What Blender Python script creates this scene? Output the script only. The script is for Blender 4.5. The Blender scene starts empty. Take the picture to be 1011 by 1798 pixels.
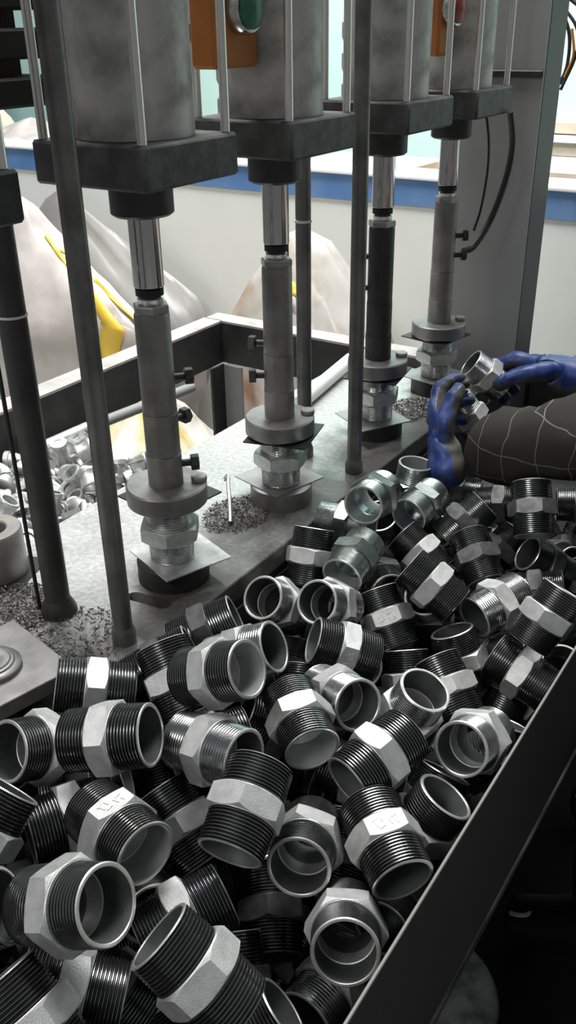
import bpy, bmesh, math, random
from mathutils import Vector, Matrix, Quaternion, noise
random.seed(7)
sc = bpy.context.scene
COL = sc.collection
R = math.radians
PI = math.pi

# ------------------------------------------------------------------ camera
cam_d = bpy.data.cameras.new('camera'); cam = bpy.data.objects.new('camera', cam_d); COL.objects.link(cam)
cam_d.sensor_fit = 'AUTO'; cam_d.sensor_width = 36.0; cam_d.lens = 1600 / 1798 * 36.0
cam_d.clip_start = 0.02; cam_d.clip_end = 60
def cam_axes(pitch, yaw, roll):
    f = Vector((-math.sin(yaw) * math.cos(pitch), math.cos(yaw) * math.cos(pitch), -math.sin(pitch)))
    r = Vector((math.cos(yaw), math.sin(yaw), 0)); d = f.cross(r)
    return r * math.cos(roll) + d * math.sin(roll), -r * math.sin(roll) + d * math.cos(roll), f
_r, _d, _f = cam_axes(R(28.356), R(33.577), R(0.957))
cam.matrix_world = Matrix(((_r.x, -_d.x, -_f.x, 0), (_r.y, -_d.y, -_f.y, 0), (_r.z, -_d.z, -_f.z, 0.635), (0, 0, 0, 1)))
sc.camera = cam

# ------------------------------------------------------------------ world, lights, exposure
w = bpy.data.worlds.new('workshop_air'); sc.world = w; w.use_nodes = True
w.node_tree.nodes['Background'].inputs[0].default_value = (0.93, 0.97, 1.0, 1)
w.node_tree.nodes['Background'].inputs[1].default_value = 0.15
def area(name, loc, target, sx, sy, power, col=(1, 1, 1)):
    l = bpy.data.lights.new(name, 'AREA'); l.shape = 'RECTANGLE'; l.size = sx; l.size_y = sy; l.energy = power; l.color = col
    o = bpy.data.objects.new(name, l); COL.objects.link(o); o.location = loc
    o.rotation_euler = (Vector(target) - Vector(loc)).to_track_quat('-Z', 'Y').to_euler()
    return o
area('skylight_over_machine', (-1.15, 1.75, 3.0), (-0.55, 0.8, 0), 2.4, 0.8, 150)
area('skylight_behind_photographer', (-0.9, -1.6, 2.6), (-0.5, 0.7, 0), 1.6, 0.4, 42)
area('skylight_by_back_wall', (-1.9, 1.55, 2.9), (-1.7, 2.4, 0), 3.2, 0.5, 62)
area('lamp_in_next_bay', (-1.5, 3.2, 2.6), (-1.5, 4.4, 0.4), 3.5, 0.6, 105)
sc.view_settings.view_transform = 'Standard'; sc.view_settings.look = 'None'
sc.view_settings.gamma = 1.0; sc.view_settings.use_curve_mapping = False
sc.view_settings.exposure = 0.0

# ------------------------------------------------------------------ materials
def mat(name, col, rough=0.5, metal=0.0, col2=None, nscale=40, lo=0.4, hi=0.65, bump=0.0, bscale=120, rvar=0.0, detail=4, spec=0.5, trans=0.0, alpha=1.0, coat=0.0):
    m = bpy.data.materials.new(name); m.use_nodes = True
    nt = m.node_tree; b = nt.nodes['Principled BSDF']; L = nt.links
    b.inputs['Base Color'].default_value = (*col, 1); b.inputs['Roughness'].default_value = rough
    b.inputs['Metallic'].default_value = metal; b.inputs['Specular IOR Level'].default_value = spec
    if coat: b.inputs['Coat Weight'].default_value = coat; b.inputs['Coat Roughness'].default_value = 0.12
    if trans: b.inputs['Transmission Weight'].default_value = trans
    tc = nt.nodes.new('ShaderNodeTexCoord')
    if col2 is not None or rvar:
        n = nt.nodes.new('ShaderNodeTexNoise'); n.inputs['Scale'].default_value = nscale; n.inputs['Detail'].default_value = detail
        L.new(tc.outputs['Object'], n.inputs['Vector'])
        r = nt.nodes.new('ShaderNodeMapRange'); r.inputs[1].default_value = lo; r.inputs[2].default_value = hi
        L.new(n.outputs[0], r.inputs[0])
        if col2 is not None:
            mx = nt.nodes.new('ShaderNodeMix'); mx.data_type = 'RGBA'
            mx.inputs[6].default_value = (*col, 1); mx.inputs[7].default_value = (*col2, 1)
            L.new(r.outputs[0], mx.inputs[0]); L.new(mx.outputs[2], b.inputs['Base Color'])
        if rvar:
            r2 = nt.nodes.new('ShaderNodeMapRange'); r2.inputs[3].default_value = rough - rvar; r2.inputs[4].default_value = rough + rvar
            L.new(r.outputs[0], r2.inputs[0]); L.new(r2.outputs[0], b.inputs['Roughness'])
    if bump:
        n2 = nt.nodes.new('ShaderNodeTexNoise'); n2.inputs['Scale'].default_value = bscale; n2.inputs['Detail'].default_value = 3
        L.new(tc.outputs['Object'], n2.inputs['Vector'])
        bp = nt.nodes.new('ShaderNodeBump'); bp.inputs['Strength'].default_value = bump; bp.inputs['Distance'].default_value = 0.002
        L.new(n2.outputs[0], bp.inputs['Height']); L.new(bp.outputs[0], b.inputs['Normal'])
    return m
M = {}
M['thread'] = mat('oiled_thread_steel', (.40, .40, .405), .27, 1.0, (.22, .22, .222), 60, rvar=.06)
M['worn'] = mat('turned_bright_steel', (.58, .58, .575), .27, 1.0, (.40, .40, .40), 60, rvar=.06)
M['zinc'] = mat('greenish_zinc', (.40, .445, .425), .33, 1.0, (.27, .305, .29), 60, rvar=.06)
M['hex'] = mat('cast_hex_face', (.72, .72, .71), .54, 0.8, (.58, .58, .575), 90, bump=.16, bscale=800)
M['rim'] = mat('bare_cut_rim', (.80, .79, .77), .38, .85, (.62, .61, .60), 70)
M['bore'] = mat('grey_bore_wall', (.125, .13, .127), .5, .4, (.07, .073, .071), 40)
M['palebore'] = mat('pale_zinc_bore', (.42, .45, .435), .5, .3, (.32, .34, .33), 40)
M['root'] = mat('black_thread_root', (.085, .085, .085), .34, .85, (.05, .05, .05), 50)
M['hexdark'] = mat('shaded_hex_face', (.20, .20, .197), .48, 0.75, (.12, .12, .12), 90, bump=.16, bscale=800)  # hex face darkened to paint the shade far and deep in the heap
M['black'] = mat('black_painted_steel', (.014, .014, .014), .55, 0, (.03, .03, .029), 50, bump=.3, bscale=220, spec=.35)
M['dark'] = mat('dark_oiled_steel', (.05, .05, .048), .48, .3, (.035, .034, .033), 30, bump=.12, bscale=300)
M['post'] = mat('grey_worn_post', (.185, .182, .176), .38, .45, (.11, .108, .103), 25, bump=.15, bscale=160)
M['sleeve'] = mat('spindle_grey_steel', (.32, .305, .285), .42, .55, (.22, .21, .196), 24, bump=.06, bscale=250)
M['disc'] = mat('ground_disc_steel', (.31, .302, .288), .40, .6, (.21, .205, .195), 30)
M['chrome'] = mat('chromed_rod', (.62, .60, .58), .12, 1.0)
M['bright'] = mat('bright_tie_rod', (.80, .77, .73), .34, .9)
M['alu'] = mat('dull_cylinder_tube', (.50, .485, .46), .5, .3, (.22, .215, .205), 22, lo=.46, hi=.70, bump=.3, bscale=140, detail=12)
M['capgrey'] = mat('cast_cylinder_cap', (.045, .045, .044), .6, .1, (.085, .085, .083), 45, lo=.45, hi=.7, bump=.25, bscale=180)
M['sheet'] = mat('thin_steel_sheet', (.42, .41, .40), .38, .6, (.27, .265, .26), 20)
M['sheetdark'] = mat('thin_blackened_sheet', (.045, .045, .045), .4, .6)
M['frame'] = mat('black_angle_iron', (.016, .016, .016), .5, 0, (.035, .034, .033), 14, bump=.2, bscale=120)
M['frametop'] = mat('dusty_rail_top', (.44, .42, .39), .6, 0, (.30, .285, .265), 18)
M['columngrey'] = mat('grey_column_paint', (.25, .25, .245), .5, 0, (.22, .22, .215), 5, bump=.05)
M['binsteel'] = mat('dark_bin_sheet', (.030, .030, .029), .55, .2, (.034, .034, .033), 8, spec=.35)
M['edge'] = mat('worn_bare_edge', (.20, .195, .19), .6, .2)
M['wall'] = mat('dusty_white_wall', (.76, .78, .73), .85, 0, (.70, .72, .66), 2.2, bump=.08, bscale=20)
M['blue'] = mat('blue_band_paint', (.085, .20, .42), .5, 0, (.16, .27, .47), 6, lo=.45, hi=.7)
M['whitetrim'] = mat('white_capping', (.82, .82, .80), .6)
M['mint'] = mat('mint_wall', (.55, .80, .72), .8, 0, (.62, .84, .77), 1.5)
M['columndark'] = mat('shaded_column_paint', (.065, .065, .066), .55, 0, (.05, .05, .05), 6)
M['concrete'] = mat('oily_concrete', (.62, .63, .60), .8, 0, (.25, .255, .245), 26, lo=.4, hi=.62, bump=.3, bscale=60)
M['rubber'] = mat('black_rubber', (.008, .008, .008), .7, 0, spec=.25)
M['cable'] = mat('black_cable', (.012, .012, .012), .5)
M['whiteplastic'] = mat('white_plastic', (.75, .75, .72), .4)
M['orange'] = mat('orange_plastic', (.44, .155, .035), .5, 0, (.36, .13, .03), 20, spec=.3)
M['green'] = mat('green_button', (.02, .13, .075), .35, 0)
M['red'] = mat('red_plastic', (.24, .03, .025), .4)
M['galv'] = mat('galvanised_fitting', (.62, .62, .61), .45, .7, (.46, .46, .455), 60)
M['beige'] = mat('beige_board', (.62, .54, .43), .7, 0, (.52, .45, .36), 8)
M['card'] = mat('greyed_card', (.40, .36, .30), .8, 0, (.30, .27, .22), 8)
M['cloth'] = mat('black_work_cloth', (.010, .010, .010), .9, 0, spec=.15, bump=.25, bscale=90)
M['skin'] = mat('skin', (.42, .25, .17), .55)
M['hair'] = mat('black_hair', (.01, .009, .008), .6)
M['boot'] = mat('black_boot', (.010, .010, .010), .5, spec=.3)
M['palehex'] = mat('pale_greenish_hex', (.66, .70, .66), .45, .7, (.54, .57, .54), 90)
M['paleedge'] = mat('pale_boot_edge', (.42, .41, .39), .7)
M['bag'] = mat('milky_plastic_bag', (.66, .61, .57), .3, 0, (.50, .46, .43), 7, lo=.4, hi=.6, trans=.12, coat=.4)
M['baggrey'] = mat('grey_plastic_bag', (.34, .33, .31), .35, 0, (.27, .26, .245), 6, trans=.1)
M['bagbrown'] = mat('brown_stuffed_bag', (.56, .535, .49), .35, 0, (.36, .24, .14), 5, lo=.50, hi=.66, trans=.1, coat=.3)
M['bagyellow'] = mat('yellow_printed_bag', (.74, .72, .66), .3, 0, (.62, .47, .12), 5, lo=.45, hi=.58, coat=.4)
M['tape'] = mat('yellow_tape', (.80, .55, .06), .4)
M['pinkrag'] = mat('red_pink_rag', (.55, .10, .13), .8, 0, (.75, .5, .5), 25)
M['swarf'] = mat('metal_shavings', (.13, .122, .115), .4, .8)
M['wood'] = mat('pale_wood', (.55, .43, .30), .7, 0, (.45, .34, .23), 10)

def bed_material():
    m = bpy.data.materials.new('machined_bed_steel'); m.use_nodes = True
    nt = m.node_tree; b = nt.nodes['Principled BSDF']; L = nt.links
    tc = nt.nodes.new('ShaderNodeTexCoord')
    n = nt.nodes.new('ShaderNodeTexNoise'); n.inputs['Scale'].default_value = 9; n.inputs['Detail'].default_value = 6
    L.new(tc.outputs['Object'], n.inputs[0])
    fine = nt.nodes.new('ShaderNodeTexNoise'); fine.inputs['Scale'].default_value = 140; fine.inputs['Detail'].default_value = 4
    L.new(tc.outputs['Object'], fine.inputs[0])
    sep = nt.nodes.new('ShaderNodeSeparateXYZ'); L.new(tc.outputs['Object'], sep.inputs[0])
    # oil and grime lie along the working line (x about -0.66), the rear strip stays wiped bright
    def rng(src, a, bb, c=0.0, d=1.0):
        r = nt.nodes.new('ShaderNodeMapRange'); r.inputs[1].default_value = a; r.inputs[2].default_value = bb; r.inputs[3].default_value = c; r.inputs[4].default_value = d
        L.new(src, r.inputs[0]); return r.outputs[0]
    def mth(op, a, bb):
        k = nt.nodes.new('ShaderNodeMath'); k.operation = op
        for i, v in enumerate((a, bb)):
            if isinstance(v, (int, float)): k.inputs[i].default_value = v
            else: L.new(v, k.inputs[i])
        return k.outputs[0]
    gx = rng(sep.outputs[0], -.80, -.66)
    g = mth('ADD', mth('MULTIPLY', gx, .55), mth('MULTIPLY', n.outputs[0], .9))
    g = rng(g, .62, 1.0)
    mx = nt.nodes.new('ShaderNodeMix'); mx.data_type = 'RGBA'
    mx.inputs[6].default_value = (.62, .625, .605, 1); mx.inputs[7].default_value = (.12, .116, .108, 1)
    L.new(g, mx.inputs[0])
    mx2 = nt.nodes.new('ShaderNodeMix'); mx2.data_type = 'RGBA'; mx2.blend_type = 'MULTIPLY'
    L.new(rng(fine.outputs[0], .35, .6, .0, .6), mx2.inputs[0]); L.new(mx.outputs[2], mx2.inputs[6]); mx2.inputs[7].default_value = (.55, .54, .52, 1)
    L.new(mx2.outputs[2], b.inputs['Base Color'])
    b.inputs['Metallic'].default_value = .35
    L.new(rng(n.outputs[0], .3, .7, .16, .42), b.inputs['Roughness'])
    return m
M['bed'] = bed_material()
def plaid_material():
    m = bpy.data.materials.new('dark_checked_cloth'); m.use_nodes = True
    nt = m.node_tree; b = nt.nodes['Principled BSDF']; L = nt.links
    tc = nt.nodes.new('ShaderNodeTexCoord')
    n = nt.nodes.new('ShaderNodeTexNoise'); n.inputs['Scale'].default_value = 9; L.new(tc.outputs['Object'], n.inputs[0])
    va = nt.nodes.new('ShaderNodeVectorMath'); va.operation = 'SCALE'; va.inputs[3].default_value = .05
    L.new(n.outputs[1], va.inputs[0])
    ad = nt.nodes.new('ShaderNodeVectorMath'); ad.operation = 'ADD'; L.new(tc.outputs['Object'], ad.inputs[0]); L.new(va.outputs[0], ad.inputs[1])
    sep = nt.nodes.new('ShaderNodeSeparateXYZ'); L.new(ad.outputs[0], sep.inputs[0])
    outs = []
    for i, per in ((0, .047), (2, .052)):
        d = nt.nodes.new('ShaderNodeMath'); d.operation = 'DIVIDE'; d.inputs[1].default_value = per; L.new(sep.outputs[i], d.inputs[0])
        fr = nt.nodes.new('ShaderNodeMath'); fr.operation = 'FRACT'; L.new(d.outputs[0], fr.inputs[0])
        lt = nt.nodes.new('ShaderNodeMath'); lt.operation = 'LESS_THAN'; lt.inputs[1].default_value = .026; L.new(fr.outputs[0], lt.inputs[0])
        outs.append(lt.outputs[0])
    mxm = nt.nodes.new('ShaderNodeMath'); mxm.operation = 'MAXIMUM'; L.new(outs[0], mxm.inputs[0]); L.new(outs[1], mxm.inputs[1])
    mx = nt.nodes.new('ShaderNodeMix'); mx.data_type = 'RGBA'
    mx.inputs[6].default_value = (.040, .037, .033, 1); mx.inputs[7].default_value = (.20, .19, .175, 1)
    L.new(mxm.outputs[0], mx.inputs[0]); L.new(mx.outputs[2], b.inputs['Base Color'])
    b.inputs['Roughness'].default_value = .9; b.inputs['Specular IOR Level'].default_value = .15
    return m
M['plaid'] = plaid_material()
def glove_material():
    # blue knit back, grey coated palm and fingertips
    m = bpy.data.materials.new('coated_blue_glove'); m.use_nodes = True
    nt = m.node_tree; b = nt.nodes['Principled BSDF']; L = nt.links
    tc = nt.nodes.new('ShaderNodeTexCoord')
    n = nt.nodes.new('ShaderNodeTexNoise'); n.inputs['Scale'].default_value = 35; L.new(tc.outputs['Object'], n.inputs[0])
    r = nt.nodes.new('ShaderNodeMapRange'); r.inputs[1].default_value = .42; r.inputs[2].default_value = .66; L.new(n.outputs[0], r.inputs[0])
    mx = nt.nodes.new('ShaderNodeMix'); mx.data_type = 'RGBA'
    mx.inputs[6].default_value = (.016, .040, .18, 1); mx.inputs[7].default_value = (.05, .085, .24, 1)
    L.new(r.outputs[0], mx.inputs[0]); L.new(mx.outputs[2], b.inputs['Base Color'])
    b.inputs['Roughness'].default_value = .38
    return m
M['glove'] = glove_material()
M['coating'] = mat('dirty_palm_coating', (.085, .08, .066), .6, 0, (.045, .043, .037), 30)

# ------------------------------------------------------------------ helpers
class MB:
    def __init__(s): s.v = []; s.f = []
    def add(s, vs, fs):
        k = len(s.v); s.v += [tuple(v) for v in vs]; s.f += [tuple(i + k for i in f) for f in fs]; return s
    def box(s, c, size, rz=0.0, ch=0.0, rot=None):
        hx, hy, hz = (q / 2 for q in size); ch = min(ch, hx * .9, hy * .9, hz * .9)
        Q = rot or Matrix.Rotation(rz, 3, 'Z')
        if ch <= 0:
            vs = [Vector((x, y, z)) for x in (-hx, hx) for y in (-hy, hy) for z in (-hz, hz)]
            fs = [(0, 1, 3, 2), (4, 6, 7, 5), (0, 4, 5, 1), (2, 3, 7, 6), (0, 2, 6, 4), (1, 5, 7, 3)]
        else:
            bm = bmesh.new(); bmesh.ops.create_cube(bm, size=1)
            for v in bm.verts: v.co = Vector((v.co.x * 2 * hx, v.co.y * 2 * hy, v.co.z * 2 * hz))
            bmesh.ops.bevel(bm, geom=list(bm.edges), offset=ch, segments=1, affect='EDGES')
            bm.verts.index_update()
            vs = [v.co.copy() for v in bm.verts]; fs = [[v.index for v in f.verts] for f in bm.faces]; bm.free()
        return s.add([Q @ v + Vector(c) for v in vs], fs)
    def lathe(s, prof, seg=32, c=(0, 0, 0), axis=None, close=False):
        Q = Matrix.Identity(3)
        if axis is not None: Q = Vector(axis).to_track_quat('Z', 'Y').to_matrix()
        vs = []; fs = []; n = len(prof)
        for i in range(seg):
            a = 2 * PI * i / seg
            for r, z in prof: vs.append(Q @ Vector((max(r, 1e-5) * math.cos(a), max(r, 1e-5) * math.sin(a), z)) + Vector(c))
        m = n if close else n - 1
        for i in range(seg):
            j = (i + 1) % seg
            for k in range(m):
                l = (k + 1) % n
                fs.append((i * n + k, j * n + k, j * n + l, i * n + l))
        return s.add(vs, fs)
    def cyl(s, a, b, r, seg=20, r2=None):
        a, b = Vector(a), Vector(b); h = (b - a).length; r2 = r if r2 is None else r2; e = min(r, r2) * .12
        return s.lathe([(0, 0), (r - e, 0), (r, e), (r2, h - e), (r2 - e, h), (0, h)], seg, a, b - a)
    def prism(s, c, r, h, n=6, rot=0.0, axis=None):
        Q = Matrix.Identity(3) if axis is None else Vector(axis).to_track_quat('Z', 'Y').to_matrix()
        e = r * .08
        rows = [(r - e, 0), (r, e), (r, h - e), (r - e, h)]
        vs = []; fs = []
        for rr, z in rows:
            for i in range(n):
                a = rot + 2 * PI * i / n; vs.append(Q @ Vector((rr * math.cos(a), rr * math.sin(a), z)) + Vector(c))
        for k in range(3):
            for i in range(n): fs.append((k * n + i, k * n + (i + 1) % n, (k + 1) * n + (i + 1) % n, (k + 1) * n + i))
        fs.append(tuple(range(n))[::-1]); fs.append(tuple(range(3 * n, 4 * n)))
        return s.add(vs, fs)
    def tube(s, pts, r, seg=8, caps=True):
        pts = [Vector(p) for p in pts]; vs = []; fs = []; up = Vector((.31, .17, .93))
        for i, p in enumerate(pts):
            t = (pts[min(i + 1, len(pts) - 1)] - pts[max(i - 1, 0)]).normalized()
            x = t.cross(up)
            if x.length < 1e-3: x = t.cross(Vector((1, 0, 0)))
            x.normalize(); y = t.cross(x); rr = r[i] if isinstance(r, (list, tuple)) else r
            for k in range(seg):
                a = 2 * PI * k / seg; vs.append(p + x * rr * math.cos(a) + y * rr * math.sin(a))
        for i in range(len(pts) - 1):
            for k in range(seg): fs.append((i * seg + k, i * seg + (k + 1) % seg, (i + 1) * seg + (k + 1) % seg, (i + 1) * seg + k))
        if caps: fs.append(tuple(range(seg))[::-1]); fs.append(tuple(range((len(pts) - 1) * seg, len(pts) * seg)))
        return s.add(vs, fs)
    def mesh(s, name, m, smooth=40):
        me = bpy.data.meshes.new(name); me.from_pydata(s.v, [], s.f); me.materials.append(m)
        bm = bmesh.new(); bm.from_mesh(me); bmesh.ops.recalc_face_normals(bm, faces=bm.faces); bm.to_mesh(me); bm.free()
        if smooth:
            me.shade_smooth(); me.set_sharp_from_angle(angle=R(smooth))
        me.update(); return me
    def obj(s, name, m, parent=None, smooth=40, loc=(0, 0, 0)):
        return link(name, s.mesh(name, m, smooth), parent, loc)
def link(name, me, parent=None, loc=(0, 0, 0)):
    o = bpy.data.objects.new(name, me); COL.objects.link(o); o.location = loc
    if parent is not None: o.parent = parent
    return o
def tag(o, label=None, cat=None, group=None, kind=None):
    if label: o['label'] = label
    if cat: o['category'] = cat
    if group: o['group'] = group
    if kind: o['kind'] = kind
    return o
def thing(name, label, cat, loc=(0, 0, 0), rz=0.0, group=None):
    o = bpy.data.objects.new(name, None); COL.objects.link(o); o.location = loc; o.rotation_euler = (0, 0, rz); o.empty_display_size = .03
    return tag(o, label, cat, group)
def struct(o): o['kind'] = 'structure'; return o
def bez(p, n=16):
    # Catmull-Rom through points
    p = [Vector(q) for q in p]; p = [2 * p[0] - p[1]] + p + [2 * p[-1] - p[-2]]; out = []
    for i in range(1, len(p) - 2):
        for k in range(n):
            t = k / n; a, b, c, d = p[i - 1:i + 3]
            out.append(.5 * ((2 * b) + (c - a) * t + (2 * a - 5 * b + 4 * c - d) * t * t + (3 * b - a - 3 * c + d) * t ** 3))
    out.append(p[-2]); return out
def skin_mesh(name, chains, m, sub=2):
    """chains: list of (points, radii); points shared by coordinates join the branches into one surface"""
    vs = []; rs = []; es = []; idx = {}
    for pts, rr in chains:
        prev = None
        for p, r in zip(pts, rr):
            key = tuple(round(q, 4) for q in p)
            if key not in idx: idx[key] = len(vs); vs.append(tuple(p)); rs.append(r)
            i = idx[key]
            if prev is not None and prev != i: es.append((prev, i))
            prev = i
    me = bpy.data.meshes.new(name); me.from_pydata(vs, es, []); o = bpy.data.objects.new(name, me); COL.objects.link(o)
    md = o.modifiers.new('skin', 'SKIN'); md.use_smooth_shade = True
    for i, r in enumerate(rs):
        sv = me.skin_vertices[0].data[i]; sv.radius = (r, r) if not isinstance(r, tuple) else r; sv.use_root = (i == 0)
    s = o.modifiers.new('sub', 'SUBSURF'); s.levels = sub; s.render_levels = sub
    dg = bpy.context.evaluated_depsgraph_get(); new = bpy.data.meshes.new_from_object(o.evaluated_get(dg))
    bpy.data.objects.remove(o); bpy.data.meshes.remove(me)
    new.materials.clear(); new.materials.append(m); new.shade_smooth(); new.name = name
    return new

# ------------------------------------------------------------------ the setting
FZ = -0.70
struct(MB().box((-1.2, 1.5, FZ - .02), (9, 9, .04)).obj('floor', M['concrete'], None, 0))
WY = 2.40
wb = struct(MB().box((-1.6, WY + .06, (FZ + .175) / 2), (7.0, .12, .175 - FZ)).obj('wall_back', M['wall'], None, 0))
struct(MB().box((-1.6, WY + .058, .2095), (7.0, .128, .069)).obj('trim_1', M['blue'], None, 0))
struct(MB().box((-1.6, WY + .06, .2495), (7.0, .15, .011), ch=.003).obj('trim_2', M['whitetrim'], None, 0))
struct(MB().box((-2.0, 4.6, .9), (10, .1, 3.2)).obj('wall_far', M['mint'], None, 0))

# clutter of the next bay, seen over the blue band
bench = thing('storage_rack', 'pale storage shelf behind the blue band, loaded with boards', 'shelf', (-2.2, 3.05, FZ))
MB().box((0, 0, .80), (4.6, .62, .03)).obj('shelf_board', M['wood'], bench)
for x in (-2.2, -.75, .75, 2.2):
    for y in (-.27, .27): MB().box((x, y, .392), (.05, .05, .785)).obj('leg', M['columngrey'], bench)
def carton(x, y, z, sx, sy, sz, rz, m, label, name='board_stack', cat='board'):
    t = thing(name, label, cat, (x, y, z), rz)
    n = max(2, int(sz / .028)); h = sz / n
    for i in range(n):
        MB().box((random.uniform(-.012, .012), random.uniform(-.01, .01), (i + .5) * h), (sx - random.uniform(0, .03), sy, h * .94), ch=.002).obj('board', m if i % 2 else M['beige'], t)
    return t
BZ = FZ + .815
carton(-.95, 2.98, BZ, .60, .34, .115, .03, M['beige'], 'stack of beige boards on the shelf right of the grey column')
carton(-1.62, 3.0, BZ, .46, .32, .085, -.05, M['card'], 'low stack of brownish boards on the shelf between the third and fourth rams')
carton(-2.05, 3.0, BZ, .36, .32, .05, .04, M['beige'], 'thin stack of boards on the shelf between the second and third rams')
t = thing('window_ledge', 'long cream ledge below the mint green wall at top right', 'ledge', (-1.0, 4.50, .06))
MB().box((0, 0, .03), (1.6, .09, .06), ch=.004).obj('ledge_board', M['beige'], t)
MB().box((0, -.01, .075), (1.62, .12, .03), ch=.004).obj('ledge_cap', M['whitetrim'], t)
MB().box((0, .01, .12), (1.6, .07, .05), ch=.004).obj('upper_moulding', M['beige'], t)
t = thing('wrapped_parcel', 'grey wrapped parcel on the shelf right of the grey column', 'parcel', (-.44, 2.86, BZ))
MB().box((0, 0, .05), (.30, .2, .10), ch=.02, rz=.2).obj('wrapping', M['card'], t); MB().box((0, 0, .0505), (.31, .02, .103), ch=.004, rz=.2).obj('strap', M['whitetrim'], t)
# crumpled white sacks at the left, behind the first post
def sack(name, label, loc, rx, ry, h, m, seed, cat='bag', seg=40, rows=26, wr=.16, lean=(0, 0), power=.55, group=None, taper=.78):
    def pt(a, t, off=0.0):
        prof = math.sin(PI * min(1, max(0, (t * .80 + .16)))) ** power if t < .999 else .02
        prof *= 1 - taper * (max(0, t - .56) / .44) ** 1.7
        n = noise.noise(Vector((math.cos(a) * 1.7, math.sin(a) * 1.7, t * 2.6)) + Vector((seed, seed * .37, 0)))
        n2 = abs(noise.noise(Vector((math.cos(a) * 4.1, math.sin(a) * 4.1, t * 3.2)) + Vector((seed * 1.7, 0, seed))))
        n3 = abs(noise.noise(Vector((math.cos(a) * 9 + t * 5, math.sin(a) * 9, t * 7)) + Vector((0, seed, 3))))
        k = prof * (1 + wr * n - wr * 1.1 * n2 - wr * .62 * n3) + off
        return Vector((rx * k * math.cos(a) + lean[0] * t * t, ry * k * math.sin(a) + lean[1] * t * t, h * (t + .05 * n * t * (1 - t) * 4)))
    mb = MB(); vs = []; fs = []
    for j in range(rows + 1):
        for i in range(seg): vs.append(pt(2 * PI * i / seg, j / rows))
    for j in range(rows):
        for i in range(seg): fs.append((j * seg + i, j * seg + (i + 1) % seg, (j + 1) * seg + (i + 1) % seg, (j + 1) * seg + i))
    fs.append(tuple(range(seg))[::-1]); fs.append(tuple(range(rows * seg, rows * seg + seg)))
    t = thing(name, label, cat, loc, 0, group)
    mb.add(vs, fs).obj('film', m, t, 60)
    return t, pt
def band(t, pt, path, wid, m, name='tape_strip', n=26):
    """strip of tape following the bag; path = (angle, height) points"""
    P = bez([(a, h, 0) for a, h in path], n); vs = []; fs = []
    for i, p in enumerate(P):
        for s in (-.5, 0, .5):
            vs.append(pt(p.x + s * wid, min(.98, p.y), .012))
    for i in range(len(P) - 1):
        for k in range(2): fs.append((3 * i + k, 3 * i + k + 1, 3 * i + k + 4, 3 * i + k + 3))
    o = MB().add(vs, fs).obj(name, m, t, 60); md = o.modifiers.new('thick', 'SOLIDIFY'); md.thickness = .003; md.offset = 1
for i, (x, y, rx, h, m, lb) in enumerate(((-3.25, 2.95, .20, .17, 'bag', 'crumpled white sack on the shelf at far left behind the posts'), (-3.66, 3.0, .17, .25, 'bag', 'pale rounded sack on the shelf at the left picture edge'))):
    s_, _p = sack('white_sack', lb, (x, y, BZ), rx, .2, h, M['beige'] if i else M[m], 3 + i)
t = thing('blue_drum', 'blue drum at the far left picture edge beyond the shelf', 'drum', (-5.15, 4.1, FZ))
MB().lathe([(0, 0), (.27, 0), (.28, .01), (.28, .30), (.29, .31), (.28, .32), (.28, .6), (.29, .61), (.28, .62), (.28, 1.05), (.29, 1.07), (.27, 1.08), (.26, 1.06), (0, 1.06)], 40).obj('shell', M['blue'], t)
MB().cyl((.12, 0, 1.06), (.12, 0, 1.085), .03).obj('bung', M['black'], t)

# ------------------------------------------------------------------ steel column at the end of the machine
col = thing('steel_column', 'wide grey painted steel column standing behind the fourth ram', 'column', (-.685, 1.78, FZ))
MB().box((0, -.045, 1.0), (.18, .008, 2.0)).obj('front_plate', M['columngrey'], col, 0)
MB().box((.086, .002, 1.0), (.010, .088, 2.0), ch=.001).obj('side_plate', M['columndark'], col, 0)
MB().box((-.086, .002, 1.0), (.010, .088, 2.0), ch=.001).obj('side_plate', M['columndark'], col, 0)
MB().box((0, 0, .006), (.26, .2, .012), ch=.002).obj('foot_plate', M['post'], col, 0)
MB().box((.02, -.052, 1.245), (.14, .006, .012), ch=.002).obj('scuffed_batten', M['black'], col, 0)

# ------------------------------------------------------------------ machine bed
bed = thing('machine_bed', 'long oily steel machine bed the four rams stand over', 'machine', (0, 0, 0))
bp = MB().box((-.76, .78, -.015), (.31, 1.72, .03), ch=.0015).obj('bed_plate', M['bed'], bed, 0)
# slot cut right through the plate
cut = MB(); vs = []
for i in range(24):
    a = 2 * PI * i / 24; c = .021 if math.cos(a) > 0 else -.021
    vs.append((c + .010 * math.cos(a), .0095 * math.sin(a)))
q = Matrix.Rotation(.12, 2)
cut.add([(*(q @ Vector(v) + Vector((-.672, .695))), z) for z in (-.05, .02) for v in vs], [tuple(range(24))[::-1], tuple(range(24, 48))] + [(i, (i + 1) % 24, 24 + (i + 1) % 24, 24 + i) for i in range(24)])
co = cut.obj('cutter', M['black'], None, 0)
md = bp.modifiers.new('slot', 'BOOLEAN'); md.object = co; md.operation = 'DIFFERENCE'; md.solver = 'EXACT'
new = bpy.data.meshes.new_from_object(bp.evaluated_get(bpy.context.evaluated_depsgraph_get())); bp.modifiers.clear(); bp.data = new
bpy.data.objects.remove(co)
for x_ in (-.885, -.625): MB().box((x_, .80, -.055), (.03, 1.62, .05), ch=.002).obj('bed_rail', M['black'], bed, 0)
MB().box((-.75, .80, -.075), (.22, 1.62, .01), ch=.002).obj('drip_pan', M['rubber'], bed, 0)
MB().box((-.75, .80, (FZ - .0805) / 2), (.20, 1.50, -.0805 - FZ), ch=.003).obj('base_cabinet', M['black'], bed, 0)
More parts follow.
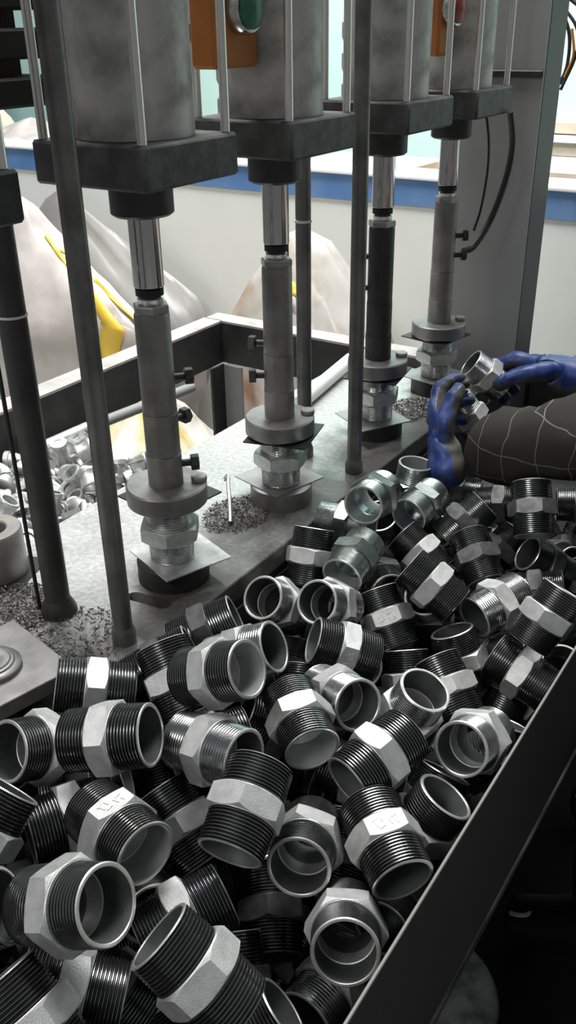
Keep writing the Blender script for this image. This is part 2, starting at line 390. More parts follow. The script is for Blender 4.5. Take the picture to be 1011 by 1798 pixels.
MB().box((-.609, .78, -.034), (.006, 1.72, .066), ch=.001).obj('front_apron', M['black'], bed, 0)

def post(x, y, r, label, bulge=False, m='post'):
    t = thing('guide_post', label, 'post', (x, y, 0), 0, 'guide posts of the machine')
    MB().cyl((0, 0, .0), (0, 0, 1.0), r, 24).obj('pillar', M[m], t)
    k = 1.45 if bulge else 1.25
    MB().lathe([(0, 0), (r * k, 0), (r * k, .006), (r * 1.25, .014), (r, .022), (r * .9, .022)], 24).obj('weld_collar', M[m], t)
    MB().cyl((0, 0, 1.0), (0, 0, 1.02), r * 1.5, 6).obj('top_nut', M['dark'], t)
    return t
post(-.748, .617, .0152, 'thick dark rear post at far left, welded to the bed behind the front post', True, 'dark')
post(-.640, .615, .0112, 'slim grey front post left of the first ram')
post(-.735, 1.160, .0115, 'slim rear post beside the second ram, with cable ties')
post(-.636, 1.150, .0112, 'slim grey front post crossing the third ram')

# ------------------------------------------------------------------ cylinders, spindles, discs
RX = -.682
def cylinder(y, label, shade='alu', detail=True):
    t = thing('pneumatic_cylinder', label, 'cylinder', (RX, y, .4545), 0, 'pneumatic cylinders in a row')
    MB().box((0, 0, .0575), (.15, .15, .042), ch=.003).obj('end_cap', M['capgrey'] if detail else M['black'], t)
    MB().box((0, 0, .44), (.15, .15, .042), ch=.003).obj('end_cap', M['capgrey'], t)
    MB().lathe([(.0175, .001), (.030, 0), (.034, .003), (.034, .036), (.0175, .036)], 40, close=True).obj('rod_gland', M['dark'], t)
    MB().lathe([(.057, .079), (.061, .079), (.061, .419), (.057, .419)], 56, close=True).obj('cylinder_tube', M[shade], t)
    for sx in (-1, 1):
        for sy in (-1, 1):
            r = MB().cyl((sx * .0655, sy * .0655, .0785), (sx * .0655, sy * .0655, .48), .0048, 14).obj('tie_rod', M['bright'], t)
            MB().prism((sx * .0655, sy * .0655, .461), .010, .011).obj('rod_nut', M['dark'], r)
    MB().cyl((0, 0, -.0775), (0, 0, .0), .0172, 32).obj('piston_rod', M['chrome'], t)
    if detail:
        f = MB().cyl((-.076, -.02, .066), (-.092, -.02, .066), .011, 16).obj('air_fitting', M['worn'], t)
        MB().prism((-.0755, -.02, .066), .013, .008, axis=(-1, 0, 0)).obj('fitting_nut', M['worn'], f)
    return t
YS = (.757, 1.010, 1.307, 1.548)
cylinder(.457, 'black cylinder cap of a fifth station cut by the left picture edge', 'dark', False)
cylinder(YS[0], 'nearest pneumatic cylinder with speckled grey tube, above the first ram')
cylinder(YS[1], 'second pneumatic cylinder, partly hidden by the orange button box')
cylinder(YS[2], 'third pneumatic cylinder, behind the slim front post')
cylinder(YS[3], 'farthest pneumatic cylinder, next to the grey column')

def spindle(y, label, screws, g_rot, g_off, shade):
    t = thing('ram_spindle', label, 'ram', (RX, y, .1105), 0, 'ram spindles pressing on the fittings')
    z = lambda q: q - .109
    MB().lathe([(0, z(.356)), (.0135, z(.356)), (.0145, z(.359)), (.0145, z(.364)), (.0120, z(.366)), (.0110, z(.367)), (.0110, z(.3755)), (0, z(.3755))], 28).obj('neck', M['bright'], t)
    MB().lathe([(.0110, z(.3675)), (.0158, z(.3675)), (.0158, z(.3750)), (.0110, z(.3750))], 28, close=True).obj('lock_ring', M['black'], t)
    MB().prism((0, 0, z(.347)), .0215, .0105, 6, .3).obj('coupling_nut', M['sheet'], t)
    g = .0008
    prof = [(0, z(.134)), (.0215, z(.134)), (.0215, z(.175) - g), (.0207, z(.175)), (.0215, z(.175) + g), (.0208, z(.177)), (.0208, z(.228) - g), (.0200, z(.228)), (.0208, z(.228) + g), (.0203, z(.231)), (.0203, z(.345)), (.0190, z(.348)), (0, z(.348))]
    MB().lathe(prof, 40).obj('sleeve', M[shade], t)
    MB().lathe([(0, 0), (.048, 0), (.050, .002), (.050, .023), (.048, .025), (0, .025)], 56).obj('pressure_disc', M['disc'], t)
    for az, zz in screws:
        d = Vector((math.cos(az), math.sin(az), 0))
        s = MB().cyl(d * .019 + Vector((0, 0, z(zz))), d * .033 + Vector((0, 0, z(zz))), .0045, 12).obj('clamp_screw', M['dark'], t)
        MB().prism(d * .032 + Vector((0, 0, z(zz))), .0100, .010, axis=d).obj('screw_head', M['dark'], s)
    c = MB().cyl((.031, .026, .025), (.031, .026, .032), .010, 20).obj('stop_button', M['disc'], t)
    MB().box((g_off[0], g_off[1], -.0025), (.093, .093, .002), g_rot).obj('guard_plate', M['sheetdark'], t, 0)
    return t
A = R(50)
spindle(YS[0], 'nearest ram spindle with three screw heads on its right side', ((A, .268), (A + .5, .212), (A - .1, .158)), R(-8.5), (-.012, .018), 'sleeve')
spindle(YS[1], 'second ram spindle from the left, with screws on its left side', ((R(200), .24), (R(215), .195)), R(15), (.006, .002), 'sleeve')
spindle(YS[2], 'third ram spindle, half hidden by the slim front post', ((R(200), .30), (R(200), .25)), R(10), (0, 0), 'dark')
spindle(YS[3], 'farthest ram spindle, in front of the grey column', ((R(35), .29), (R(40), .255)), R(-9.5), (-.004, .0), 'sleeve')
def base(y, r_sheet, off, label, slabel, m='disc', sm='sheet'):
    t = MB().lathe([(0, 0), (.046, 0), (.046, .0275), (.044, .029), (0, .029)], 48).obj('base_disc', M[m], None, 40, (RX, y, .0002)); tag(t, label, 'disc', 'base discs under the rams')
    s = MB().box((0, 0, .0010), (.095, .095, .0018), r_sheet).obj('shim_sheet', M[sm], None, 0, (RX + off[0], y + off[1], .0293)); tag(s, slabel, 'sheet', 'square steel sheets under the fittings')
base(YS[0], R(-20), (.006, .008), 'black oily base disc under the nearest ram', 'bright square sheet under the fitting of the nearest ram', 'black', 'galv')
base(YS[1], R(-15), (-.010, .010), 'grey base disc under the second ram', 'square steel sheet on the base disc of the second ram')
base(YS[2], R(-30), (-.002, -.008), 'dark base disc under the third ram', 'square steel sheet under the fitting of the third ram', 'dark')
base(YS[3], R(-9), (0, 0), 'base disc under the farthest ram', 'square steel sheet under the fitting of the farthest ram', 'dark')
# station without ram at the left picture edge
t = MB().lathe([(0, 0), (.046, 0), (.046, .018), (.044, .02), (0, .02)], 48).obj('base_disc', M['dark'], None, 40, (-.69, .468, .0002)); tag(t, 'base disc at the left picture edge carrying a sheet with a round boss', 'disc', 'base discs under the rams')
t = thing('boss_plate', 'square steel sheet with a round holed boss at the left picture edge', 'plate', (-.69, .468, .0345))
MB().box((0, 0, -.006), (.125, .125, .018), R(-12), ch=.0008).obj('plate', M['disc'], t, 0)
MB().lathe([(.005, .001), (.005, .012), (.008, .0135), (.020, .0135), (.0215, .012), (.024, .0118), (.0255, .010), (.030, .0095), (.032, .0075), (.032, .001), (.005, .001)], 48).obj('boss', M['disc'], t)
# steel bushing standing on the rear of the bed
t = thing('steel_bushing', 'dark steel bushing standing on the bed at the left picture edge', 'bushing', (-.885, .640, .0))
MB().lathe([(.020, .001), (.038, .001), (.040, .003), (.040, .064), (.038, .067), (.022, .067), (.020, .065)], 40, close=True).obj('body', M['sleeve'], t)
MB().box((0, 0, .0012), (.10, .09, .002), .3).obj('packing_sheet', M['sheetdark'], t, 0)

# ------------------------------------------------------------------ orange push-button boxes, valve block, cables
def button_box(loc, label, lens, w=.072, h=.13):
    t = thing('button_box', label, 'switch box', loc)
    MB().box((0, 0, 0), (.034, w, h), ch=.004).obj('housing', M['orange'], t, 0)
    MB().lathe([(0, 0), (.026, 0), (.026, .012), (.0235, .016), (.0205, .016)], 36, (.017, .006, .002), (1, 0, 0)).obj('button_ring', M['worn'], t)
    MB().lathe([(0, .008), (.0205, .008), (.0205, .019), (.016, .022), (0, .0235)], 36, (.017, .006, .002), (1, 0, 0)).obj('push_button', M[lens], t)
    MB().box((-.027, 0, -.02), (.03, .03, .02), ch=.002).obj('bracket', M['dark'], t, 0)
    return t
button_box((-.677, .9085, .645), 'orange box with a green push button between the first two cylinders', 'green', .082, .112)
button_box((-.677, 1.455, .645), 'small orange box with a red button between the last two cylinders', 'red', .05, .125)
t = thing('valve_block', 'black valve block stacked beside the thick rear post at top left', 'valve', (-.885, .765, .548))
for k in range(5):
    MB().box((0, 0, .022 + k * .047), (.10, .10, .030), ch=.003).obj('valve_body', M['rubber'], t, 0)
    if k < 4: MB().box((-.012, -.012, .0455 + k * .047), (.06, .06, .017)).obj('spacer', M['black'], t, 0)
for y0, lab in ((1.385, 'pale threaded air silencers between the second and third cylinders'), (1.06, 'pale threaded air silencers below the orange button box')):
    t = thing('air_silencer', lab, 'silencer', (-.785, y0, .505))
    MB().box((.014, -.012, .006), (.03, .02, .010), ch=.001).obj('bracket', M['dark'], t, 0)
    for k in range(3):
        p = MB().lathe([(0, .001), (.013, .001), (.015, .004), (.0165, .008), (.0165, .028), (.013, .032), (0, .032)], 20, (0, 0, .012 + k * .043)).obj('silencer_body', M['galv'], t)
    MB().cyl((-.002, 0, -.01), (-.002, 0, .14), .007, 12).obj('stem', M['dark'], t)
def cable(name, label, pts, r, m='cable', cat='cable'):
    return tag(MB().tube(bez(pts), r, 8).obj(name, M[m]), label, cat)
cable('air_hose', 'thick dark hose curving down across the grey column', [(-.60, 1.60, .495), (-.602, 1.63, .44), (-.612, 1.64, .38), (-.63, 1.63, .31), (-.645, 1.60, .268), (-.655, 1.575, .262)], .0058)
cable('air_hose', 'thin dark hose hanging beside the farthest ram', [(-.622, 1.55, .492), (-.618, 1.56, .45), (-.62, 1.57, .40), (-.628, 1.575, .34), (-.638, 1.575, .30)], .0022)
wr = cable('post_cable', 'thin black cable strapped to the slim rear post beside the second ram', [(-.751, 1.142, .49), (-.752, 1.142, .3), (-.7525, 1.142, .1), (-.752, 1.142, .004)], .0024)
for z in (.375,): MB().lathe([(.0118, 0), (.0130, 0), (.0130, .0035), (.0118, .0035)], 20, (-.735, 1.16, z), close=True).obj('cable_tie', M['whiteplastic'], wr)
wr = cable('post_cable', 'thin black cable running down the thick rear post at far left', [(-.770, .606, .49), (-.770, .606, .3), (-.7705, .606, .1), (-.770, .606, .004)], .0026)
for z in (.37,): MB().lathe([(.0156, 0), (.0164, 0), (.0164, .0025), (.0156, .0025)], 20, (-.748, .617, z), close=True).obj('cable_tie', M['whiteplastic'], wr)
t = thing('hanging_wires', 'bundle of black and orange wires dangling at the top right corner', 'wires', (-.74, 2.2, .7))
MB().tube(bez([(-.06, 0, .02), (.02, 0, -.03), (.06, .0, -.05), (.14, 0, -.055)]), .005, 8).obj('trunk_wire', M['cable'], t)
MB().tube(bez([(-.055, 0, .02), (0, .01, -.05), (.028, .01, -.10), (.032, .01, -.16), (.02, .01, -.20)]), .004, 8).obj('black_wire', M['cable'], t)
MB().tube(bez([(-.05, 0, .02), (.012, -.01, -.045), (.05, -.01, -.09), (.055, -.01, -.14), (.03, -.01, -.21)]), .0035, 8).obj('black_wire', M['cable'], t)
MB().tube(bez([(.04, -.012, -.09), (.05, -.012, -.14), (.036, -.012, -.185)]), .003, 8).obj('orange_wire', M['orange'], t)

# ------------------------------------------------------------------ catch-tray frame behind the bed
fr = thing('tray_frame', 'black angle-iron frame with a dusty pale top edge behind the rams', 'frame', (-1.27, 1.645, FZ))
MB().box((0, -.66, .6725), (.006, 1.32, .095)).obj('side_rail', M['frame'], fr, 0)
MB().box((-.022, -.66, .7225), (.05, 1.32, .005)).obj('rail_top', M['frametop'], fr, 0)
MB().box((.27, 0, .6725), (.54, .006, .095)).obj('back_rail', M['frame'], fr, 0)
MB().box((.248, .022, .7225), (.584, .05, .005)).obj('rail_top', M['frametop'], fr, 0)
for (x, y, sx, sy) in ((0, 0, 1, -1), (0, -1.28, 1, 1)):
    MB().box((x + sx * .006, y + sy * .03, .312), (.006, .05, .62)).obj('leg_flange', M['frame'], fr, 0)
    MB().box((x + sx * .036, y + sy * .008, .312), (.05, .006, .62)).obj('leg_flange', M['columngrey'], fr, 0)
MB().box((.515, .008, .312), (.05, .006, .62)).obj('leg_flange', M['columngrey'], fr, 0)
MB().cyl((.045, -.62, .648), (.050, -.50, .648), .0125, 18).obj('brace_sleeve', M['galv'], fr)
MB().cyl((.050, -.50, .648), (.085, -.22, .648), .011, 18).obj('brace_pipe', M['columngrey'], fr)

# bin of small galvanised fittings
fb = thing('fittings_bin', 'dark open bin of small galvanised fittings behind the left posts', 'bin', (-1.09, .80, FZ))
for (c, s) in (((-.155, 0, .2875), (.006, .66, .575)), ((.155, 0, .2875), (.006, .66, .575)), ((0, -.33, .2875), (.316, .006, .575)), ((0, .33, .2875), (.316, .006, .575))):
    MB().box(c, s).obj('side_wall', M['dark'], fb, 0)
MB().box((0, 0, .545), (.304, .65, .008)).obj('false_bottom', M['dark'], fb, 0)
def mk_ring():
    return MB().lathe([(.0125, 0), (.0165, 0), (.0175, .002), (.0175, .006), (.016, .008), (.016, .024), (.0175, .026), (.0175, .030), (.0165, .032), (.0125, .032)], 28, close=True).mesh('coupling', M['galv'])
def mk_elbow():
    mb = MB(); P = [(0, 0, 0), (0, 0, .012)] + [(.014 - .014 * math.cos(a), 0, .012 + .014 * math.sin(a)) for a in (R(30), R(60), R(90))] + [(.030, 0, .026)]
    mb.tube(P, [.0135, .0125, .0115, .0115, .0125, .0135], 18)
    mb.lathe([(.010, -.003), (.016, -.003), (.016, .005), (.0135, .006)], 18); mb.lathe([(.010, -.003), (.016, -.003), (.016, .005), (.0135, .006)], 18, (.030, 0, .026), (-1, 0, 0))
    return mb.mesh('elbow', M['galv'])
def mk_tee():
    mb = MB(); mb.cyl((-.03, 0, 0), (.03, 0, 0), .012, 18); mb.cyl((0, 0, 0), (0, 0, .03), .012, 18)
    for c, ax in (((-.031, 0, 0), (1, 0, 0)), ((.031, 0, 0), (-1, 0, 0)), ((0, 0, .031), (0, 0, -1))): mb.lathe([(.009, 0), (.0155, 0), (.0155, .008), (.0125, .009)], 18, c, ax)
    return mb.mesh('tee', M['galv'])
kinds = [('pipe_coupling', mk_ring(), 'small bright ring coupling in the bin of galvanised fittings', 'coupling'), ('pipe_elbow', mk_elbow(), 'small bright elbow in the bin of galvanised fittings', 'elbow'), ('pipe_tee', mk_tee(), 'small bright tee in the bin of galvanised fittings', 'tee')]
rg = random.Random(4); placed = []
def put_fit(k, p, rot):
    nm, me, lb, ct = kinds[k]; o = link(nm, me, None, p); o.rotation_euler = rot
    tag(o, lb, ct, {'pipe_coupling': 'ring couplings in the bin', 'pipe_elbow': 'elbows in the bin', 'pipe_tee': 'tees in the bin'}[nm]); placed.append(Vector(p))
put_fit(0, (-1.055, .965, -.050), (R(35), R(-20), 0)); placed_first = True
put_fit(0, (-1.030, .940, -.080), (R(30), R(-15), 0))
for lay in range(4):
    for _ in range(400):
        p = Vector((rg.uniform(-1.215, -.965), rg.uniform(.62, 1.10), -.134 + lay * .030 + rg.uniform(0, .01)))
        if lay > 2 and (p.y > 1.02 or p.x > -1.0): continue
        if all((p - q).length > .039 for q in placed) and len(placed) < 130: put_fit(rg.choice((0, 0, 1, 1, 2)), p, (rg.uniform(-1.4, 1.4), rg.uniform(-1.4, 1.4), rg.uniform(0, 6.28)))

# bags
t, pt = sack('plastic_bag', 'big milky plastic bag with yellow tape against the wall at left', (-2.50, 1.99, FZ), .64, .20, .88, M['bag'], 2.3, wr=.20, lean=(.20, 0), power=.5)
band(t, pt, ((-.52, .88), (-.46, .70), (-.44, .45)), .09, M['tape']); band(t, pt, ((-.20, .74), (-.17, .55), (-.22, .34)), .085, M['tape']); band(t, pt, ((-.50, .84), (-.36, .83), (-.22, .80)), .10, M['tape'])
sack('plastic_bag', 'greyish plastic bag slumped behind the milky bag at left', (-2.26, 2.27, FZ), .50, .10, .84, M['baggrey'], 9.1, wr=.14, lean=(-.16, 0), power=.55)
t, pt = sack('plastic_bag', 'stuffed brown and white bag with yellow stripe leaning on the wall behind the second ram', (-1.33, 2.15, FZ), .29, .17, .84, M['bagbrown'], 5.7, wr=.18, lean=(-.03, 0), power=.38, taper=.55)
band(t, pt, ((-2.3, .93), (-1.5, .80), (-1.0, .62)), .14, M['bag'], 'white_fold'); band(t, pt, ((-1.55, .845), (-1.35, .80)), .20, M['tape'])
t, pt = sack('plastic_bag', 'yellow printed bag on the floor seen through the frame behind the first ram', (-1.55, 1.66, FZ), .25, .24, .50, M['bagyellow'], 1.9, wr=.26, power=.3)
band(t, pt, ((-.9, .3), (-.6, .6), (-.5, .85)), .16, M['tape'])
tag(MB().box((0, 0, 0), (.16, .12, .03), .3, .012).obj('red_rag', M['pinkrag'], None, 60, (-1.62, 2.06, FZ + .016)), 'pink and red rag lying by the milky bag above the frame rail', 'rag')
sack('red_cloth', 'crumpled pink red cloth at the foot of the milky bag', (-1.78, 1.93, FZ), .11, .09, .40, M['pinkrag'], 6.6, cat='cloth', wr=.3)
tag(MB().cyl((0, 0, 0), (-.040, .26, 0), .0145, 20).obj('plastic_pipe', M['whiteplastic'], None, 40, (-.848, 1.322, .0148)), 'short white plastic pipe lying on the bed behind the second ram', 'pipe')

# loose metal on the bed
tag(MB().tube(bez([(-.757, .968, .030), (-.752, .972, .036), (-.735, .950, .034), (-.715, .925, .018), (-.700, .905, .004)]), .0032, 8).obj('bent_wire', M['bright']), 'bent bright wire leaning in the swarf between the first two rams', 'wire')
def shavings(name, label, cx, cy, rx, ry, n, seed, z=.002):
    rr = random.Random(seed); mb = MB()
    for _ in range(n):
        a = rr.uniform(0, 6.28); q = math.sqrt(rr.random()); x = cx + rx * q * math.cos(a); y = cy + ry * q * math.sin(a); L_ = rr.uniform(.003, .007); r0 = rr.uniform(.0008, .0018); a0 = rr.uniform(0, 6.28); tl = rr.uniform(-.5, .7); zz = z + rr.uniform(0, .007) * (1 - q)
        vs = []
        for i in range(5):
            s = i / 4 - .5; th = s * 3.2
            c = Vector((x + math.cos(a0) * s * L_ - math.sin(a0) * r0 * math.sin(th), y + math.sin(a0) * s * L_ + math.cos(a0) * r0 * math.sin(th), zz + r0 * (1 - math.cos(th)) * .6 + abs(s) * tl * .004))
            vs += [c, c + Vector((-math.sin(a0) * .0014, math.cos(a0) * .0014, .0009))]
        mb.add(vs, [(2 * i, 2 * i + 1, 2 * i + 3, 2 * i + 2) for i in range(4)])
    return tag(mb.obj(name, M['swarf'], None, 0), label, 'shavings', None, 'stuff')
shavings('metal_shavings', 'heap of grey metal shavings on the bed at the left picture edge', -.80, .575, .055, .075, 1900, 1)
shavings('metal_shavings', 'scattered metal shavings round the feet of the left posts', -.69, .60, .06, .05, 420, 4)
shavings('metal_shavings', 'dark swarf on the bed between the first and second rams', -.71, .935, .045, .06, 800, 2)
shavings('metal_shavings', 'bright swarf on the bed between the third and farthest rams', -.675, 1.43, .04, .06, 700, 3)

# ------------------------------------------------------------------ bin holding the nipples
bn = thing('parts_bin', 'deep black steel bin heaped with hex nipples beside the bed', 'bin', (-.40, .62, FZ))
X1 = -.193 + .40
MB().box((X1, .10, .5875), (.0028, 2.30, .220)).obj('side_wall', M['binsteel'], bn, 0)
MB().box((X1, .10, .6985), (.0028, 2.30, .003), ch=.0006).obj('bare_rim', M['edge'], bn, 0)
MB().box((-.2025, .10, .56), (.003, 2.30, .20)).obj('side_wall', M['binsteel'], bn, 0)
MB().box((.0035, 1.25, .58), (.41, .004, .21)).obj('end_wall', M['binsteel'], bn, 0)
MB().box((.0035, -1.05, .58), (.41, .004, .21)).obj('end_wall', M['binsteel'], bn, 0)
MB().box((.0022, .10, .458), (.412, 2.30, .006)).obj('bottom', M['binsteel'], bn, 0)
for x in (-.17, .17):
    for y in (-.95, 1.12): MB().box((x, y, .2272), (.04, .04, .4545)).obj('leg', M['black'], bn, 0)
# added dark mat painting the floor's shade, curved round the lit patch
mb = MB(); out = []
cx, cy, cr = -.335, .845, .125
for i in range(20):
    a = R(-60) + R(165) * i / 19; out.append((cx + cr * math.cos(a), cy + cr * math.sin(a)))
out += [(-.50, 1.00), (-.50, 1.62), (.75, 1.62), (.75, .45), (-.25, .45)]
n = len(out)
mb.add([(*p, FZ + .0005) for p in out] + [(*p, FZ + .008) for p in out], [tuple(range(n))[::-1], tuple(range(n, 2 * n))] + [(i, (i + 1) % n, n + (i + 1) % n, n + i) for i in range(n)])
tag(mb.obj('shade_mat', M['rubber'], None, 0), 'black mat standing in for the shaded floor under the worker at lower right', 'mat')

t = thing('tool_cabinet', 'dark grey cabinet corner at the right picture edge behind the far glove', 'cabinet', (-.478, 2.13, FZ))
MB().box((0, 0, .318), (.16, .16, .62), ch=.006).obj('carcass', M['columndark'], t, 0)
MB().box((0, -.083, .32), (.14, .006, .56), ch=.002).obj('door', M['dark'], t, 0)
MB().box((0, 0, .636), (.17, .17, .016), ch=.004).obj('top', M['columndark'], t, 0)

# ------------------------------------------------------------------ hex nipples
NR, NL = .029, .079
def thread_mesh(worn, m, crest, bore):
    # from the hex face (x = .0095) out to the end (x = .0395); local X is the pipe axis; bore wall, cut rim and bare crests have their own finish
    prof = [(.0244, 0), (.0244, .0388), (.0251, .0395), (.0270, .0395), (.0280, .0385)]; mt = [2, 3, 3, 3, 0]
    n = 9; x1 = .0378; x0 = .0112; p = (x1 - x0) / n
    dp = .0006 if worn else .0019
    for i in range(n):
        b = x1 - i * p; r = NR - .0009 * (1 - i / n)
        prof += [(r - dp, b), (r - dp, b - p * .16), (r, b - p * .48), (r, b - p * .68)]; mt += [0, 0, 1, 0]
    prof += [(NR - dp, x0), (NR - dp, .0085), (.0275, .0085)]; mt += [0, 0, 0]
    mb = MB(); mb.lathe(prof, 44, (0, 0, 0), (1, 0, 0))
    me = mb.mesh('threaded_end', M[m], 22)
    for k in (crest, bore, 'rim'): me.materials.append(M[k])
    np_ = len(prof) - 1
    for f in me.polygons: f.material_index = mt[f.index % np_]
    return me
def hex_mesh(m, af=.0303):
    vs = []; fs = []; seg = 60; h = .0105
    rows = []
    for i in range(seg):
        a = 2 * PI * i / seg; d = (a % (PI / 3)) - PI / 6; rh = af / math.cos(d); ov = max(0, rh - af * 1.023)
        e = ov * .55 + .0003
        col = [(.0236, -h + .002), (.0285, -h - .0006), (.0298, -h - .0006), (.0301, -h), (min(rh, af * 1.023) - .0002, -h), (rh, -h + e), (rh, h - e), (min(rh, af * 1.023) - .0002, h), (.0301, h), (.0298, h + .0006), (.0285, h + .0006), (.0236, h - .002)]
        rows.append(len(col))
        for r, x in col: vs.append((x, r * math.cos(a), r * math.sin(a)))
    n = rows[0]
    for i in range(seg):
        j = (i + 1) % seg
        for k in range(n): fs.append((i * n + k, j * n + k, j * n + (k + 1) % n, i * n + (k + 1) % n))
    return MB().add(vs, fs).mesh('hex_collar', M[m], 22)
TH = {'t': thread_mesh(False, 'root', 'thread', 'bore'), 's': thread_mesh(True, 'thread', 'worn', 'bore'), 'z': thread_mesh(True, 'zinc', 'zinc', 'palebore'), 'm': thread_mesh(False, 'root', 'worn', 'bore'), 'p': thread_mesh(False, 'root', 'worn', 'palebore'), 'd': thread_mesh(False, 'root', 'thread', 'bore'), 'g': thread_mesh(True, 'worn', 'worn', 'bore')}
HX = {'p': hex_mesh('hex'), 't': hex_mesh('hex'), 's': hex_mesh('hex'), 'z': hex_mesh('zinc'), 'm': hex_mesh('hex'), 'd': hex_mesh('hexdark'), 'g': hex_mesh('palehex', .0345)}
mk = MB()
for (c, s) in (((-.004, -.009, .0305), (.0012, .005, .0010)), ((.000, -.0085, .0305), (.0066, .0012, .0010)), ((.004, -.004, .0305), (.0012, .006, .0010)), ((-.003, -.003, .0305), (.005, .0012, .0010)), ((.001, .004, .0305), (.0064, .0012, .0010)), ((-.003, .008, .0305), (.0012, .006, .0010)), ((.003, .0095, .0305), (.004, .0012, .0010))):
    mk.box(c, s, .3)
MARK = mk.mesh('cast_mark', M['hex'], 0)
def nipple(row, kind, label, group='hex nipples heaped in the bin', mark=False):
    t = bpy.data.objects.new('hex_nipple', None); COL.objects.link(t); t.empty_display_size = .02
    t.rotation_mode = 'QUATERNION'; t.location = row[:3]; t.rotation_quaternion = row[3:]
    tag(t, label, 'pipe fitting', group)
    hk = kind if kind in HX else 't'; tk = kind if kind in TH else 't'
    link('hex_collar', HX[hk], t)
    link('threaded_end', TH[tk], t); o = link('threaded_end', TH[tk], t); o.rotation_euler = (0, 0, PI)
    if mark: m = link('cast_mark', MARK, t); m.rotation_euler = (mark if isinstance(mark, float) else 0, 0, 0)
    return t
